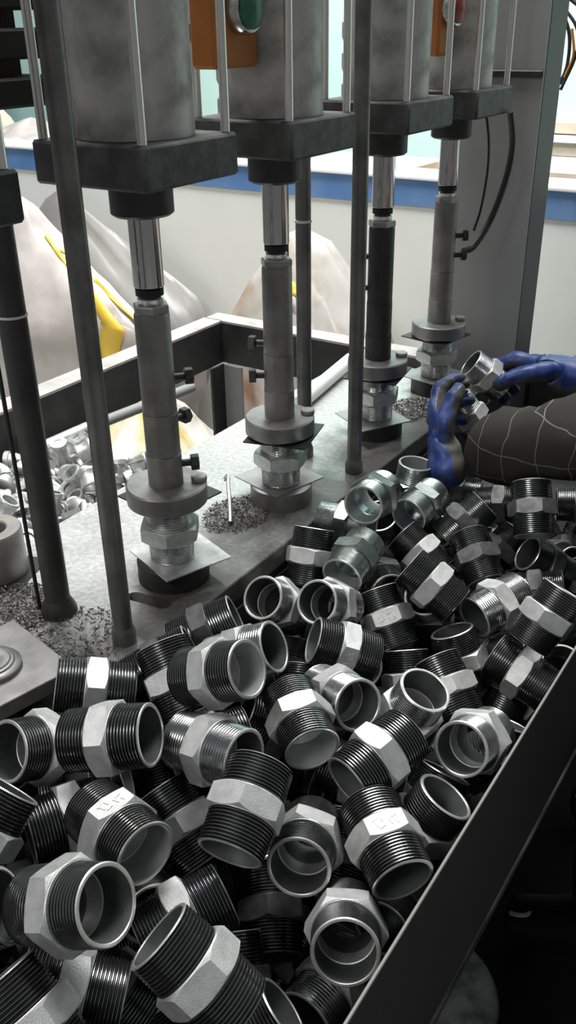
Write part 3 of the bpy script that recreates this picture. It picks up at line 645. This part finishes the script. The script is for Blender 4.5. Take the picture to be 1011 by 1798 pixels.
NIP={
1:(-0.3755, 0.2764, 0.0848, 0.8896, 0.3831, -0.1938, 0.1559),
2:(-0.4499, 0.2345, 0.0605, 0.8515, 0.379, -0.0611, 0.3573),
3:(-0.3638, 0.2197, 0.0301, 0.1103, 0.3038, -0.2159, 0.9214),
4:(-0.383, 0.2711, -0.0123, 0.9507, 0.1237, 0.1509, 0.2409),
5:(-0.2856, 0.3061, 0.0426, 0.0443, 0.3314, -0.3109, 0.8897),
6:(-0.4208, 0.3706, 0.0446, 0.9932, 0.0099, -0.048, -0.1059),
7:(-0.498, 0.2972, 0.0657, 0.7147, 0.1356, -0.2902, 0.6218),
8:(-0.4912, 0.3822, 0.0098, -0.3884, 0.3288, -0.5414, 0.6692),
9:(-0.5431, 0.4027, 0.0511, -0.4576, 0.4894, -0.2259, 0.7071),
10:(-0.4751, 0.4249, 0.0781, 0.9343, 0.2744, -0.0543, 0.2209),
11:(-0.5698, 0.4989, 0.0414, -0.1995, 0.3093, -0.5757, 0.7301),
12:(-0.5063, 0.5498, 0.044, 0.3141, 0.2561, -0.4038, 0.8202),
13:(-0.4424, 0.5381, 0.0875, 0.8719, 0.4306, -0.1837, 0.1438),
14:(-0.4758, 0.6265, 0.0389, 0.9122, 0.3079, -0.1837, 0.1985),
15:(-0.4299, 0.7628, -0.0215, -0.1079, 0.3232, -0.5694, 0.7481),
16:(-0.38, 0.5884, 0.0207, 0.9353, 0.083, 0.0243, -0.3432),
17:(-0.378, 0.661, 0.0001, 0.956, 0.0373, -0.206, -0.2057),
18:(-0.3105, 0.6969, -0.0153, 0.759, 0.3392, -0.5014, 0.2399),
19:(-0.2311, 0.6832, -0.007, 0.5759, -0.3809, 0.1164, -0.714),
20:(-0.2382, 0.5777, -0.0334, 0.7031, 0.4429, -0.2961, 0.471),
21:(-0.2444, 0.5123, 0.0038, 0.9393, 0.0602, 0.0542, -0.3334),
22:(-0.3081, 0.4845, -0.0116, 0.8012, -0.1891, -0.0714, -0.5633),
23:(-0.3372, 0.4376, 0.0577, 0.7633, -0.1188, 0.3371, -0.5382),
24:(-0.2892, 0.5825, 0.0219, 0.5578, -0.2063, 0.4198, -0.6856),
25:(-0.2414, 0.4407, -0.0303, 0.8319, -0.1293, -0.2061, -0.4987),
26:(-0.3407, 0.4727, -0.1131, 0.8751, -0.0931, 0.2739, -0.388),
27:(-0.3595, 0.3726, -0.024, 0.8606, 0.0253, -0.0896, 0.5008),
28:(-0.4228, 0.4519, -0.0237, 0.2491, 0.2058, -0.4811, 0.815),
29:(-0.4111, 0.487, 0.0475, 0.952, 0.287, -0.1059, 0.0068),
33:(-0.2723, 0.3367, -0.0683, 0.8589, 0.0454, -0.296, 0.4154),
30:(-0.2493, 0.4321, -0.1048, 0.5463, -0.4016, 0.3801, -0.6291),
34:(-0.5501, 0.8011, -0.0217, 0.0407, 0.6883, -0.5851, 0.4269),
35:(-0.4847, 0.8251, -0.0143, -0.1037, 0.6848, -0.5306, 0.4886),
36:(-0.5006, 0.9103, 0.0026, 0.6955, -0.2522, 0.3029, -0.6007),
37:(-0.5671, 0.9061, -0.0113, 0.5511, 0.3689, -0.3318, 0.6709),
38:(-0.5221, 1.0012, 0.0507, 0.5453, -0.5158, 0.3837, -0.538),
39:(-0.5679, 1.006, -0.0083, 0.9815, 0.1769, 0.0066, 0.0725),
40:(-0.5061, 1.1264, -0.0141, 0.5447, -0.4241, 0.4759, -0.545),
41:(-0.5536, 1.1947, -0.0225, 0.6499, 0.3474, -0.5734, 0.3579),
42:(-0.468, 1.0507, -0.0502, 0.1809, 0.2114, -0.5341, 0.7983),
43:(-0.3906, 0.9191, -0.005, 0.1409, 0.2322, -0.5618, 0.7814),
44:(-0.4343, 0.8833, -0.0511, 0.3223, 0.3085, -0.3061, 0.841),
45:(-0.3799, 0.8426, -0.1036, 0.4387, 0.3442, -0.2965, 0.7753),
46:(-0.317, 0.9613, -0.0323, 0.3944, -0.3723, 0.6677, -0.5099),
47:(-0.3332, 0.894, -0.083, -0.4642, -0.2435, 0.69, -0.4992),
48:(-0.3164, 0.8193, -0.0711, 0.3539, 0.1827, -0.4329, 0.8087),
49:(-0.242, 0.9236, -0.0026, 0.5837, 0.1237, 0.5532, -0.5813),
50:(-0.255, 0.8928, -0.0701, 0.0869, 0.1274, -0.4134, 0.8974),
51:(-0.2758, 0.8803, -0.1526, 0.6662, 0.3416, -0.1758, 0.6392),
53:(-0.3409, 1.1418, 0.018, 0.8144, -0.0667, 0.5012, -0.2847),
54:(-0.3237, 1.192, -0.0956, -0.0564, -0.4151, 0.6981, -0.5806),
55:(-0.3157, 1.1248, -0.1033, 0.9518, 0.2032, -0.0529, 0.2234),
57:(-0.535, 1.3424, -0.0932, -0.087, 0.1038, -0.613, 0.7784),
58:(-0.4446, 1.3082, -0.0773, 0.1359, -0.0176, 0.7178, -0.6826),
59:(-0.4391, 1.142, -0.0322, -0.4998, -0.0593, -0.5557, 0.6617),
60:(-0.3914, 1.0764, -0.0459, 0.9, -0.0497, 0.331, -0.2792),
61:(-0.338, 1.4012, -0.0927, 0.1451, -0.1029, 0.7044, -0.6872),
62:(-0.4313, 1.3565, -0.1265, 0.5106, 0.3791, -0.2969, 0.7123),
63:(-0.2749, 1.2444, -0.1436, 0.3502, 0.144, -0.4937, 0.7828),
64:(-0.5585, 0.6653, 0.014, 0.897, 0.1804, -0.1379, 0.3792),
65:(-0.5581, 0.5868, 0.0168, 0.8504, 0.2517, -0.0982, 0.4515),
66:(-0.4649, 0.722, -0.0854, 0.5715, 0.2205, -0.2711, 0.7425),
69:(-0.4525, 0.5337, -0.0025, -0.4006, 0.2138, -0.4649, 0.76),
}
FILL=[
(-0.4926, 1.2029, -0.0814, 0.6919, 0.2033, 0.3111, 0.619),
(-0.2579, 1.0666, -0.1006, 0.7294, 0.2286, 0.5683, 0.3045),
(-0.4251, 1.2676, -0.135, 0.9542, 0.1901, -0.0404, 0.2275),
(-0.4141, 1.4268, -0.1555, 0.3563, 0.207, -0.6181, 0.6695),
(-0.2704, 1.4179, -0.1494, 0.8429, -0.0534, -0.1403, 0.5168),
(-0.4933, 0.319, -0.037, 0.2907, -0.4299, 0.611, -0.5978),
(-0.2977, 0.9579, -0.1073, 0.9018, 0.3881, -0.1837, 0.0491),
(-0.4111, 0.9651, -0.073, 0.646, 0.2605, 0.6955, 0.1765),
(-0.3184, 0.6035, -0.0396, 0.9971, 0.0337, 0.0661, 0.017),
(-0.5593, 0.3358, 0.0043, 0.5899, 0.1065, 0.7833, 0.1645),
(-0.5239, 1.4371, -0.1379, 0.8307, 0.3141, 0.1694, 0.4272),
(-0.5591, 1.2439, -0.0953, 0.6627, 0.1313, 0.6437, -0.3594),
(-0.3516, 0.7544, -0.0926, 0.056, -0.0377, -0.6907, 0.7199),
(-0.419, 0.1953, -0.0241, 0.3163, 0.076, -0.117, 0.9383),
(-0.402, 1.2012, -0.1011, 0.8248, 0.1321, -0.2664, 0.4809),
(-0.5102, 0.6511, -0.0381, 0.8248, 0.0786, -0.0252, 0.5594),
(-0.3424, 1.3154, -0.1543, 0.8722, 0.3562, -0.2582, -0.2137),
(-0.3465, 1.0282, -0.0848, 0.7614, 0.4635, -0.4419, 0.1008),
(-0.2409, 0.7868, -0.1127, 0.7228, 0.1285, -0.4982, 0.4614),
(-0.4547, 0.8181, -0.0868, -0.0253, 0.31, 0.7038, -0.6386),
(-0.5638, 1.1229, -0.0688, 0.3224, 0.6521, -0.5958, 0.3404),
(-0.5416, 0.728, -0.0734, 0.4831, 0.3047, 0.6482, -0.5035),
(-0.5433, 0.3497, -0.0793, 0.4649, -0.1144, 0.6877, -0.5458),
(-0.4871, 0.9634, -0.0531, 0.3355, -0.1725, -0.327, 0.8664),
(-0.248, 1.18, -0.1224, 0.7602, 0.0244, -0.3967, 0.5138),
(-0.4, 0.3174, -0.0802, 0.1256, 0.2847, -0.5917, 0.7437),
(-0.2525, 1.3254, -0.17, 0.6806, -0.0021, -0.2033, 0.7039),
(-0.5067, 1.2826, -0.1337, 0.7937, -0.1943, 0.4802, -0.3189),
(-0.3839, 0.6948, -0.0685, 0.9941, -0.0397, 0.0823, -0.0581),
(-0.5318, 0.438, -0.0228, 0.8742, 0.2719, -0.0117, 0.4022),
(-0.3066, 0.5402, -0.0776, 0.6214, -0.017, -0.4272, 0.6565),
(-0.2498, 0.7253, -0.0801, 0.8745, 0.292, -0.2568, 0.29),
(-0.3901, 0.5087, -0.0554, 0.8844, 0.2342, -0.3745, -0.1507),
(-0.5298, 0.8699, -0.0832, -0.017, 0.1825, -0.6655, 0.7235),
(-0.4323, 0.6161, -0.041, 0.9239, -0.0629, 0.2749, 0.2587),
(-0.3251, 0.3918, -0.1038, 0.8588, -0.1633, 0.3948, -0.2826),
(-0.4875, 1.1066, -0.0994, 0.1032, 0.466, 0.7275, -0.4928),
(-0.5227, 0.5248, -0.0423, 0.4015, 0.1608, -0.5578, 0.7084),
(-0.31, 0.7876, -0.1555, -0.4506, 0.2175, -0.4999, 0.707),
(-0.3375, 1.4124, -0.1806, 0.6647, 0.1568, -0.3112, 0.6609),
(-0.2598, 0.6451, -0.0802, 0.666, 0.3448, -0.2376, 0.6173),
(-0.3954, 1.1022, -0.1263, 0.6778, 0.0326, 0.4051, -0.6127),
(-0.5197, 1.3503, -0.1706, 0.6271, 0.0025, -0.3575, 0.6921),
(-0.3617, 1.2304, -0.1671, -0.4381, 0.5737, -0.3862, 0.5743),
(-0.3479, 0.8734, -0.1657, 0.8085, -0.0663, 0.1966, -0.5507),
(-0.4584, 0.3535, -0.1189, -0.3996, 0.3952, -0.464, 0.6847),
(-0.2413, 1.0115, -0.1486, 0.6884, 0.3886, -0.6116, 0.0319),
(-0.5511, 1.0309, -0.0796, 0.7977, 0.3356, 0.3455, 0.3629),
(-0.4328, 0.3919, -0.0596, 0.9673, -0.0119, -0.1352, -0.2142),
(-0.5338, 0.7936, -0.118, 0.8071, -0.1028, 0.4238, -0.3981),
(-0.489, 0.2352, -0.069, 0.0442, 0.3559, -0.4056, 0.8408),
(-0.4355, 0.915, -0.1248, 0.9407, 0.1951, 0.2729, -0.0513),
(-0.4398, 0.771, -0.1365, -0.1899, -0.0258, -0.609, 0.7697),
(-0.3054, 1.0652, -0.1523, 0.7376, 0.1339, 0.255, 0.6108),
(-0.5374, 0.9369, -0.0988, 0.9764, 0.0573, 0.1773, -0.1094),
(-0.2404, 0.5418, -0.107, 0.6334, -0.2842, -0.1387, 0.7062),
(-0.4734, 1.4197, -0.1908, 0.7318, 0.1891, 0.1042, 0.6464),
(-0.4785, 1.0142, -0.1155, 0.2714, -0.4222, 0.6479, -0.5729),
(-0.2854, 1.1355, -0.1788, 0.0071, -0.0648, -0.5356, 0.8419),
(-0.3763, 0.9824, -0.1472, 0.9025, 0.2658, -0.138, -0.3096),
(-0.3464, 0.6349, -0.1039, -0.022, 0.3485, -0.6308, 0.693),
(-0.5247, 1.171, -0.1384, 0.0625, 0.0959, -0.5207, 0.846),
(-0.4688, 0.4789, -0.0734, -0.311, 0.3694, -0.5921, 0.6452),
(-0.5349, 0.6479, -0.1107, 0.9739, 0.0904, -0.0838, -0.1906),
(-0.4324, 0.6693, -0.1309, -0.2731, 0.4032, -0.5236, 0.6991),
(-0.2779, 0.4735, -0.161, 0.6143, -0.3685, 0.4687, -0.5169),
(-0.5282, 0.3541, -0.1508, 0.9327, -0.3141, -0.0865, -0.1546),
(-0.3321, 0.555, -0.1425, 0.9637, -0.014, 0.1778, -0.1986),
(-0.2664, 0.9484, -0.1851, 0.7622, 0.2323, -0.1151, 0.5931),
(-0.3649, 0.352, -0.1685, 0.9033, 0.0648, 0.414, -0.0921),
(-0.5478, 0.5695, -0.1008, 0.9641, -0.0894, 0.1176, 0.2205),
(-0.419, 0.8249, -0.1738, 0.983, 0.0154, 0.0365, -0.1795),
(-0.4992, 0.8525, -0.1485, 0.8181, 0.256, 0.2989, 0.4193),
(-0.2607, 0.7317, -0.1688, 0.7458, -0.207, 0.0909, 0.6266),
(-0.361, 0.7117, -0.1598, 0.9172, -0.2226, 0.2695, -0.1912),
(-0.5489, 0.2782, -0.1176, 0.0825, 0.0711, -0.6035, 0.7899),
(-0.4523, 1.1452, -0.1662, 0.6237, 0.0106, 0.6422, -0.4456),
(-0.5041, 0.7147, -0.1653, 0.9226, -0.2511, -0.0596, -0.2868),
(-0.4109, 0.4612, -0.1235, 0.8318, -0.0541, 0.3621, 0.4171),
(-0.4246, 0.2428, -0.1085, 0.659, -0.3069, 0.3781, -0.5733),
(-0.5608, 0.4645, -0.0901, 0.6095, -0.1848, -0.0812, 0.7666),
(-0.4529, 0.5547, -0.0866, 0.8226, -0.0142, 0.5494, -0.146),
(-0.5563, 1.2545, -0.197, 0.7063, -0.0843, -0.0033, 0.7029),
(-0.2832, 0.4027, -0.1752, 0.9976, 0.055, 0.0405, 0.013),
(-0.5396, 1.1065, -0.1709, 0.9495, 0.0416, 0.2923, 0.1064),
(-0.443, 1.2207, -0.1977, 0.0848, -0.0826, 0.8413, -0.5275),
(-0.3646, 1.1228, -0.1935, 0.5708, -0.081, 0.3372, -0.7443),
(-0.5513, 0.9974, -0.1409, -0.2901, 0.6474, -0.4212, 0.565),
(-0.4552, 1.038, -0.184, -0.1624, -0.222, -0.6682, 0.6913),
(-0.2763, 0.6082, -0.1637, 0.8918, 0.1842, -0.338, -0.2376),
(-0.5591, 0.9002, -0.1681, -0.467, 0.5475, -0.2343, 0.6537),
(-0.4598, 0.323, -0.1931, 0.6446, -0.2999, 0.2481, -0.658),
(-0.4148, 0.9354, -0.199, 0.9533, 0.2802, 0.0395, -0.1059),
(-0.5521, 0.7688, -0.1936, -0.2706, 0.3232, -0.6396, 0.6428),
(-0.434, 0.7164, -0.1986, 0.7746, 0.1777, 0.0946, 0.5995),
(-0.3505, 0.4786, -0.1957, 0.6457, -0.2398, 0.4435, -0.5735),
(-0.5062, 0.4361, -0.1323, 0.5996, -0.5256, 0.3512, -0.4908),
(-0.4893, 0.9657, -0.1756, 0.72, 0.1743, 0.5796, 0.3395),
(-0.4875, 0.6265, -0.1724, 0.2744, 0.5226, -0.3245, 0.7391),
(-0.5393, 0.5184, -0.1508, 0.9509, 0.1561, -0.2031, -0.1735),
(-0.4202, 0.6037, -0.1705, 0.7299, 0.0205, 0.3018, 0.613),
(-0.4526, 0.5284, -0.1638, 0.9862, 0.0502, 0.156, -0.0244),
]
HELD=[
(-0.5395, 1.3751, 0.0341, 0.1846, 0.4225, -0.5389, 0.705) ,
(-0.5688, 1.5216, 0.0578, 0.0468, 0.3905, -0.5854, 0.709) ,
]

LAB = {
1: ('m', 'large nipple at lower left showing its wide round bore, hex behind it'),
2: ('t', 'nipple cut by the left picture edge with a narrow oval opening'),
3: ('t', 'nipple in the bottom left corner, pale hex at the picture bottom'),
4: ('t', 'dark nipple lying level at the bottom edge left of the big tilted one'),
5: ('t', 'big tilted nipple at bottom left with a thin oval mouth at its upper left'),
6: ('p', 'front nipple with marked hex whose bright pale bore faces lower right'),
7: ('t', 'nipple at the left picture edge of which mostly one grey hex corner shows'),
8: ('t', 'dark nipple lying level left of the one with the marked hex'),
9: ('t', 'nipple at the left edge below the machine bed with its mouth turned left'),
10: ('t', 'level nipple with dark oval mouth to the right and tall bright hex'),
11: ('t', 'nipple lying level in side view right beside the boss plate, topmost at the left'),
12: ('t', 'dark nipple tilted up against the bed edge below the slim front post'),
13: ('p', 'nipple with a large pale grey mouth to the right, near the bed edge'),
14: ('s', 'smooth nipple with slanting oval mouth behind the large pale grey mouth'),
15: ('t', 'nipple in side view with cast marks low on its hex'),
16: ('p', 'nipple in the centre of the pile tipped toward the viewer with its mouth low'),
17: ('s', 'nipple with a bright round rim right of the pile centre'),
18: ('s', 'smooth nipple tipped up with a dark mouth, beside the bright round rim'),
19: ('s', 'nipple facing the viewer with a big black bore close to the bin edge'),
20: ('t', 'nipple with tilted oval mouth at the bin edge, below the big bore'),
21: ('t', 'front nipple with white marked hex touching the bin edge'),
22: ('m', 'nipple with a thick bright ring mouth, right of the large upright one'),
23: ('t', 'large upright nipple in front with coarse threads above and below a wide pale hex'),
24: ('t', 'nipple with a brilliant white hex band of two facets'),
25: ('m', 'lowest open mouthed nipple next to the bin edge at the bottom'),
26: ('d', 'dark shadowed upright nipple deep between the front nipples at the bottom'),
27: ('t', 'dark nipple with a grey hex lying behind the big tilted nipple at the bottom'),
28: ('t', 'dark nipple end with one bright rim line behind the large upright front nipple'),
29: ('s', 'smooth nipple whose mouth is partly covered by the large upright one'),
30: ('s', 'smooth nipple end at the bottom edge behind a narrow oval mouth'),
33: ('t', 'nipple cut by the bottom edge with a narrow oval mouth, right of centre'),
34: ('s', 'left one of the two ring mouths side by side below the bed edge'),
35: ('s', 'right one of the two ring mouths side by side below the bed edge'),
36: ('z', 'greenish nipple with a pale green mouth facing lower left, above the two ring mouths'),
37: ('t', 'upright nipple with fine threads against the bed edge, left of the greenish one'),
38: ('z', 'shiny nipple with arched mouth by the bed edge below the third ram'),
39: ('z', 'bright nipple with a white hex at its left, lying over the greenish nipple'),
40: ('z', 'shiny greenish nipple with open mouth just below the near blue glove'),
41: ('z', 'topmost nipple of the far heap, standing tilted beside the near blue glove'),
42: ('t', 'dark threaded nipple with its end up, just behind the long slanted one'),
43: ('t', 'long slanted nipple in full side view in the upper middle'),
44: ('t', 'upright nipple with olive grey marked hex below the long slanted one'),
45: ('t', 'dark nipple standing below the one with the olive grey marked hex'),
46: ('s', 'smooth dark nipple with a curved bright hex band'),
47: ('t', 'upright nipple with an oval mouth on top and bright hex below'),
48: ('t', 'dark nipple with a grey hex behind the smooth tipped up one'),
49: ('t', 'nipple with a brilliant slanted hex close to the bin edge at the right'),
50: ('t', 'nipple with a single grey lit facet in the dark right side of the pile'),
51: ('t', 'dark nipple with one rim line above the big black bore'),
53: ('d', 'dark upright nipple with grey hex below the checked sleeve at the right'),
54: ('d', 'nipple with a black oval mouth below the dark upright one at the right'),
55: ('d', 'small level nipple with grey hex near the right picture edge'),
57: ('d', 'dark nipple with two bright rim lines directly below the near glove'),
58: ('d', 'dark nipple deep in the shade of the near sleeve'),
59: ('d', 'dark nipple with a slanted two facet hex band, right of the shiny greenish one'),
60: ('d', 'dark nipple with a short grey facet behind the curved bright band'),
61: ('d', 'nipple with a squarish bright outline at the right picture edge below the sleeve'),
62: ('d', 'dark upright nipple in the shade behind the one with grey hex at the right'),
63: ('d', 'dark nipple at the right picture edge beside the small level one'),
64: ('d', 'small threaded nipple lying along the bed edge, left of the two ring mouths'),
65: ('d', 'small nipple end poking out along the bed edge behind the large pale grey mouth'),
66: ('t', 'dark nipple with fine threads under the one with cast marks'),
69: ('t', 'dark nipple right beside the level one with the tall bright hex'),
}
MK = {6: True, 15: True, 21: True, 44: True}
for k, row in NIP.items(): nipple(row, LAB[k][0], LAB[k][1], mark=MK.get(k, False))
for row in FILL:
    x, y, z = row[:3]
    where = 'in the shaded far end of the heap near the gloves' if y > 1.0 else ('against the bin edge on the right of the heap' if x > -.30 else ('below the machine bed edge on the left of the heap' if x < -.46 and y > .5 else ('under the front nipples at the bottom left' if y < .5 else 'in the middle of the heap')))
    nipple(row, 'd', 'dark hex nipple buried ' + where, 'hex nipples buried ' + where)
for i, y in enumerate(YS):
    q = Quaternion((0, 1, 0), -PI / 2) @ Quaternion((1, 0, 0), (R(33), R(12), R(20), R(8))[i])
    nipple((RX, y, .0313 + .0396, *q), 'g', ('hex nipple standing under the nearest ram', 'hex nipple standing under the second ram', 'hex nipple standing under the third ram', 'hex nipple standing under the farthest ram')[i], 'hex nipples under the rams')
nipple(HELD[0], 's', 'hex nipple gripped by the near blue glove', 'hex nipples in the gloved hands')
nipple(HELD[1], 's', 'hex nipple held by the far blue glove beside the farthest ram', 'hex nipples in the gloved hands')

# ------------------------------------------------------------------ the worker
def V(*a): return Vector(a)
pel, spn, chs, nek, hed = V(.27, 1.21, -.20), V(.20, 1.21, -.02), V(.06, 1.22, .20), V(-.02, 1.22, .345), V(-.055, 1.22, .42)
shL, shR = V(.02, 1.04, .27), V(.02, 1.40, .27)
elL, elR = V(-.185, 1.235, .165), V(-.225, 1.52, .125)
wrL, wrR = V(-.466, 1.228, .034), V(-.425, 1.60, .045)
hipL, hipR = V(.25, 1.12, -.22), V(.25, 1.30, -.22)
knL, knR = V(-.12, 1.03, -.215), V(-.11, 1.34, -.215)
anL, anR = V(-.10, 1.03, -.595), V(-.09, 1.33, -.595)
toL, toR = V(-.235, 1.02, -.648), V(-.225, 1.32, -.648)
def mid(a, b, t=.5): return a + (b - a) * t
body = skin_mesh('person', [([pel, spn, chs, nek, mid(nek, hed), hed, V(-.065, 1.22, .50)], [.11, .105, .115, .052, .055, .085, .075]),
    ([chs, shL, mid(shL, elL), elL, mid(elL, wrL), wrL], [.115, .055, .045, .04, .038, .026]), ([chs, shR, mid(shR, elR), elR, mid(elR, wrR), wrR], [.115, .055, .045, .04, .038, .026]),
    ([pel, hipL, mid(hipL, knL), knL, mid(knL, anL), anL, toL], [.11, .08, .072, .055, .05, .035, .03]), ([pel, hipR, mid(hipR, knR), knR, mid(knR, anR), anR, toR], [.11, .08, .072, .055, .05, .035, .03])], M['skin'])
man = link('person', body); tag(man, 'seated worker in dark checked sleeves and blue gloves reaching over the bin', 'person')
shirt = skin_mesh('shirt', [([mid(pel, spn, .3), spn, chs, mid(chs, nek, .55)], [.15, .145, .145, .075]),
    ([chs, shL, mid(shL, elL), elL, mid(elL, wrL, .35), mid(elL, wrL, .7), mid(elL, wrL, 1.08)], [.145, .085, .075, .070, .068, .066, .054]),
    ([chs, shR, mid(shR, elR), elR, mid(elR, wrR, .35), mid(elR, wrR, .7), mid(elR, wrR, .97)], [.145, .08, .066, .06, .054, .047, .040])], M['plaid'])
for v in shirt.vertices:   # folds of the cloth
    v.co += v.normal * (.012 * noise.noise(v.co * 15) + .009 * noise.noise(V(v.co.x * 60, v.co.y * 22, v.co.z * 22)))
link('shirt', shirt, man)
tr = skin_mesh('trousers', [([spn + V(0, 0, -.04), pel], [.135, .155]), ([pel, hipL, mid(hipL, knL), knL, mid(knL, anL), anL], [.155, .115, .10, .088, .078, .066]), ([pel, hipR, mid(hipR, knR), knR, mid(knR, anR), anR], [.155, .115, .10, .088, .078, .066])], M['cloth'])
for v in tr.vertices: v.co += v.normal * (.010 * noise.noise(v.co * 13) + .005 * noise.noise(v.co * 33))
link('trousers', tr, man)
for an, to in ((anL, toL), (anR, toR)):
    b = link('boot', skin_mesh('boot', [([an + V(.02, 0, .07), an + V(.015, 0, -.015), an + V(.02, 0, -.045)], [.052, .05, .045]), ([an + V(.015, 0, -.015), mid(an, to, .55), to, to + V(-.03, 0, -.002)], [.05, .046, .042, .034])], M['boot']), man)
    MB().tube(bez([to + V(-.017, -.024, .030), to + V(-.004, -.026, .036), to + V(.010, -.020, .040), to + V(.024, .004, .044), to + V(.032, .014, .044)]), [.001, .002] + [.0036] * 61 + [.002, .001], 6).obj('toe_seam', M['paleedge'], b)
hr = MB(); seg, rows = 24, 10; vs = []
for j in range(rows):
    ph = R(100) * j / (rows - 1)
    for i in range(seg):
        a = 2 * PI * i / seg; d = V(math.sin(ph) * math.cos(a), math.sin(ph) * math.sin(a), math.cos(ph))
        vs.append(V(-.045, 1.22, .470) + V(d.x * .098, d.y * .088, d.z * .118) * (1 + .03 * noise.noise(d * 9)))
hr.add(vs, [(j * seg + i, j * seg + (i + 1) % seg, (j + 1) * seg + (i + 1) % seg, (j + 1) * seg + i) for j in range(rows - 1) for i in range(seg)]).obj('hair', M['hair'], man)
for s in (-1, 1):
    MB().lathe([(0, -.009), (.006, -.006), (.009, 0), (.006, .006), (0, .009)], 14, (-.136, 1.22 + s * .031, .435)).obj('eye', M['whiteplastic'], man)
    MB().lathe([(0, -.010), (.014, -.008), (.02, 0), (.014, .008), (0, .010)], 14, (-.05, 1.22 + s * .088, .425), (0, 1, .2)).obj('ear', M['skin'], man)
MB().cyl((-.140, 1.22, .432), (-.160, 1.22, .405), .009, 12, .014).obj('nose', M['skin'], man)
MB().box((-.135, 1.22, .378), (.012, .042, .010), ch=.004).obj('mouth', M['pinkrag'], man)

def glove(wr, fwd, pn, thumb_side, curls, thumb_curl, up_coat, scale=1.0, spread=.0215):
    f = fwd.normalized(); n = (pn - f * pn.dot(f)).normalized(); l = n.cross(f) * thumb_side   # l points to the thumb
    S = scale; ch = []
    cuff = wr - f * .035 * S
    hub = wr + f * .022 * S
    ch.append(([cuff, wr, hub], [.034 * S, .030 * S, .027 * S]))
    for k in range(4):
        o = (1.5 - k) * spread * S; ln = (.94, 1.05, 1.0, .80)[k]
        kn = wr + f * (.090 - .004 * abs(k - 1)) * S + l * o
        pts = [hub, wr + f * .055 * S + l * o * .85, kn]; rr = [.027 * S, .0165 * S, .0145 * S]
        d = f.copy(); p = kn; ang = 0
        for sgm, (sl, c) in enumerate(zip((.043, .027, .022), curls[k])):
            ang += c; d = f * math.cos(ang) + n * math.sin(ang); d += l * (.05 * (1.5 - k) * .4)
            p = p + d.normalized() * sl * ln * S; pts.append(p); rr.append((.0122, .0112, .0096)[sgm] * S)
        ch.append((pts, rr))
    b = wr + f * .030 * S + l * .024 * S
    d1 = (f * .55 + l * .75 + n * .30 * thumb_curl).normalized(); d2 = (f * .85 + l * .25 + n * .55 * thumb_curl).normalized(); d3 = (f * .85 - l * .15 + n * .75 * thumb_curl).normalized()
    p1 = b + d1 * .036 * S; p2 = p1 + d2 * .034 * S; p3 = p2 + d3 * .026 * S
    ch.append(([hub, b, p1, p2, p3], [.027 * S, .018 * S, .0145 * S, .0128 * S, .0108 * S]))
    me = skin_mesh('glove', ch, M['glove'], 2); me.materials.append(M['coating'])
    for v in me.vertices: v.co += v.normal * (.0034 * noise.noise(v.co * 55) + .0018 * noise.noise(v.co * 130))
    for p in me.polygons:
        q = p.normal.dot(n) + .35 * noise.noise(p.center * 30)
        if q > up_coat: p.material_index = 1
    return me
cur = lambda a, b, c: (R(a), R(b), R(c))
gl = glove(wrL + V(-.042, -.008, -.022), V(-.50, .60, .42), V(.78, .42, .10), 1, [cur(22, 38, 25), cur(26, 40, 26), cur(32, 44, 28), cur(38, 48, 30)], .9, .15, 1.05)
o = link('glove', gl, man); tag(o, 'near blue glove with dirty coated palm')
gl = glove(wrR + V(-.010, 0, .010), V(-1, -.06, .16), V(-.05, -.35, -.95), -1, [cur(42, 66, 40), cur(46, 68, 42), cur(50, 70, 44), cur(54, 70, 46)], 1.0, .35, 1.22)
o = link('glove', gl, man); tag(o, 'far blue glove with bright wrinkles')
st = thing('work_stool', 'low round work stool under the worker', 'stool', (.30, 1.21, FZ + .0085))
MB().lathe([(0, .300), (.165, .300), (.17, .305), (.17, .325), (.16, .335), (0, .335)], 36).obj('seat', M['black'], st)
for a in range(4):
    MB().cyl((.13 * math.cos(a * PI / 2 + .78), .13 * math.sin(a * PI / 2 + .78), 0), (.11 * math.cos(a * PI / 2 + .78), .11 * math.sin(a * PI / 2 + .78), .302), .014, 12).obj('leg', M['dark'], st)
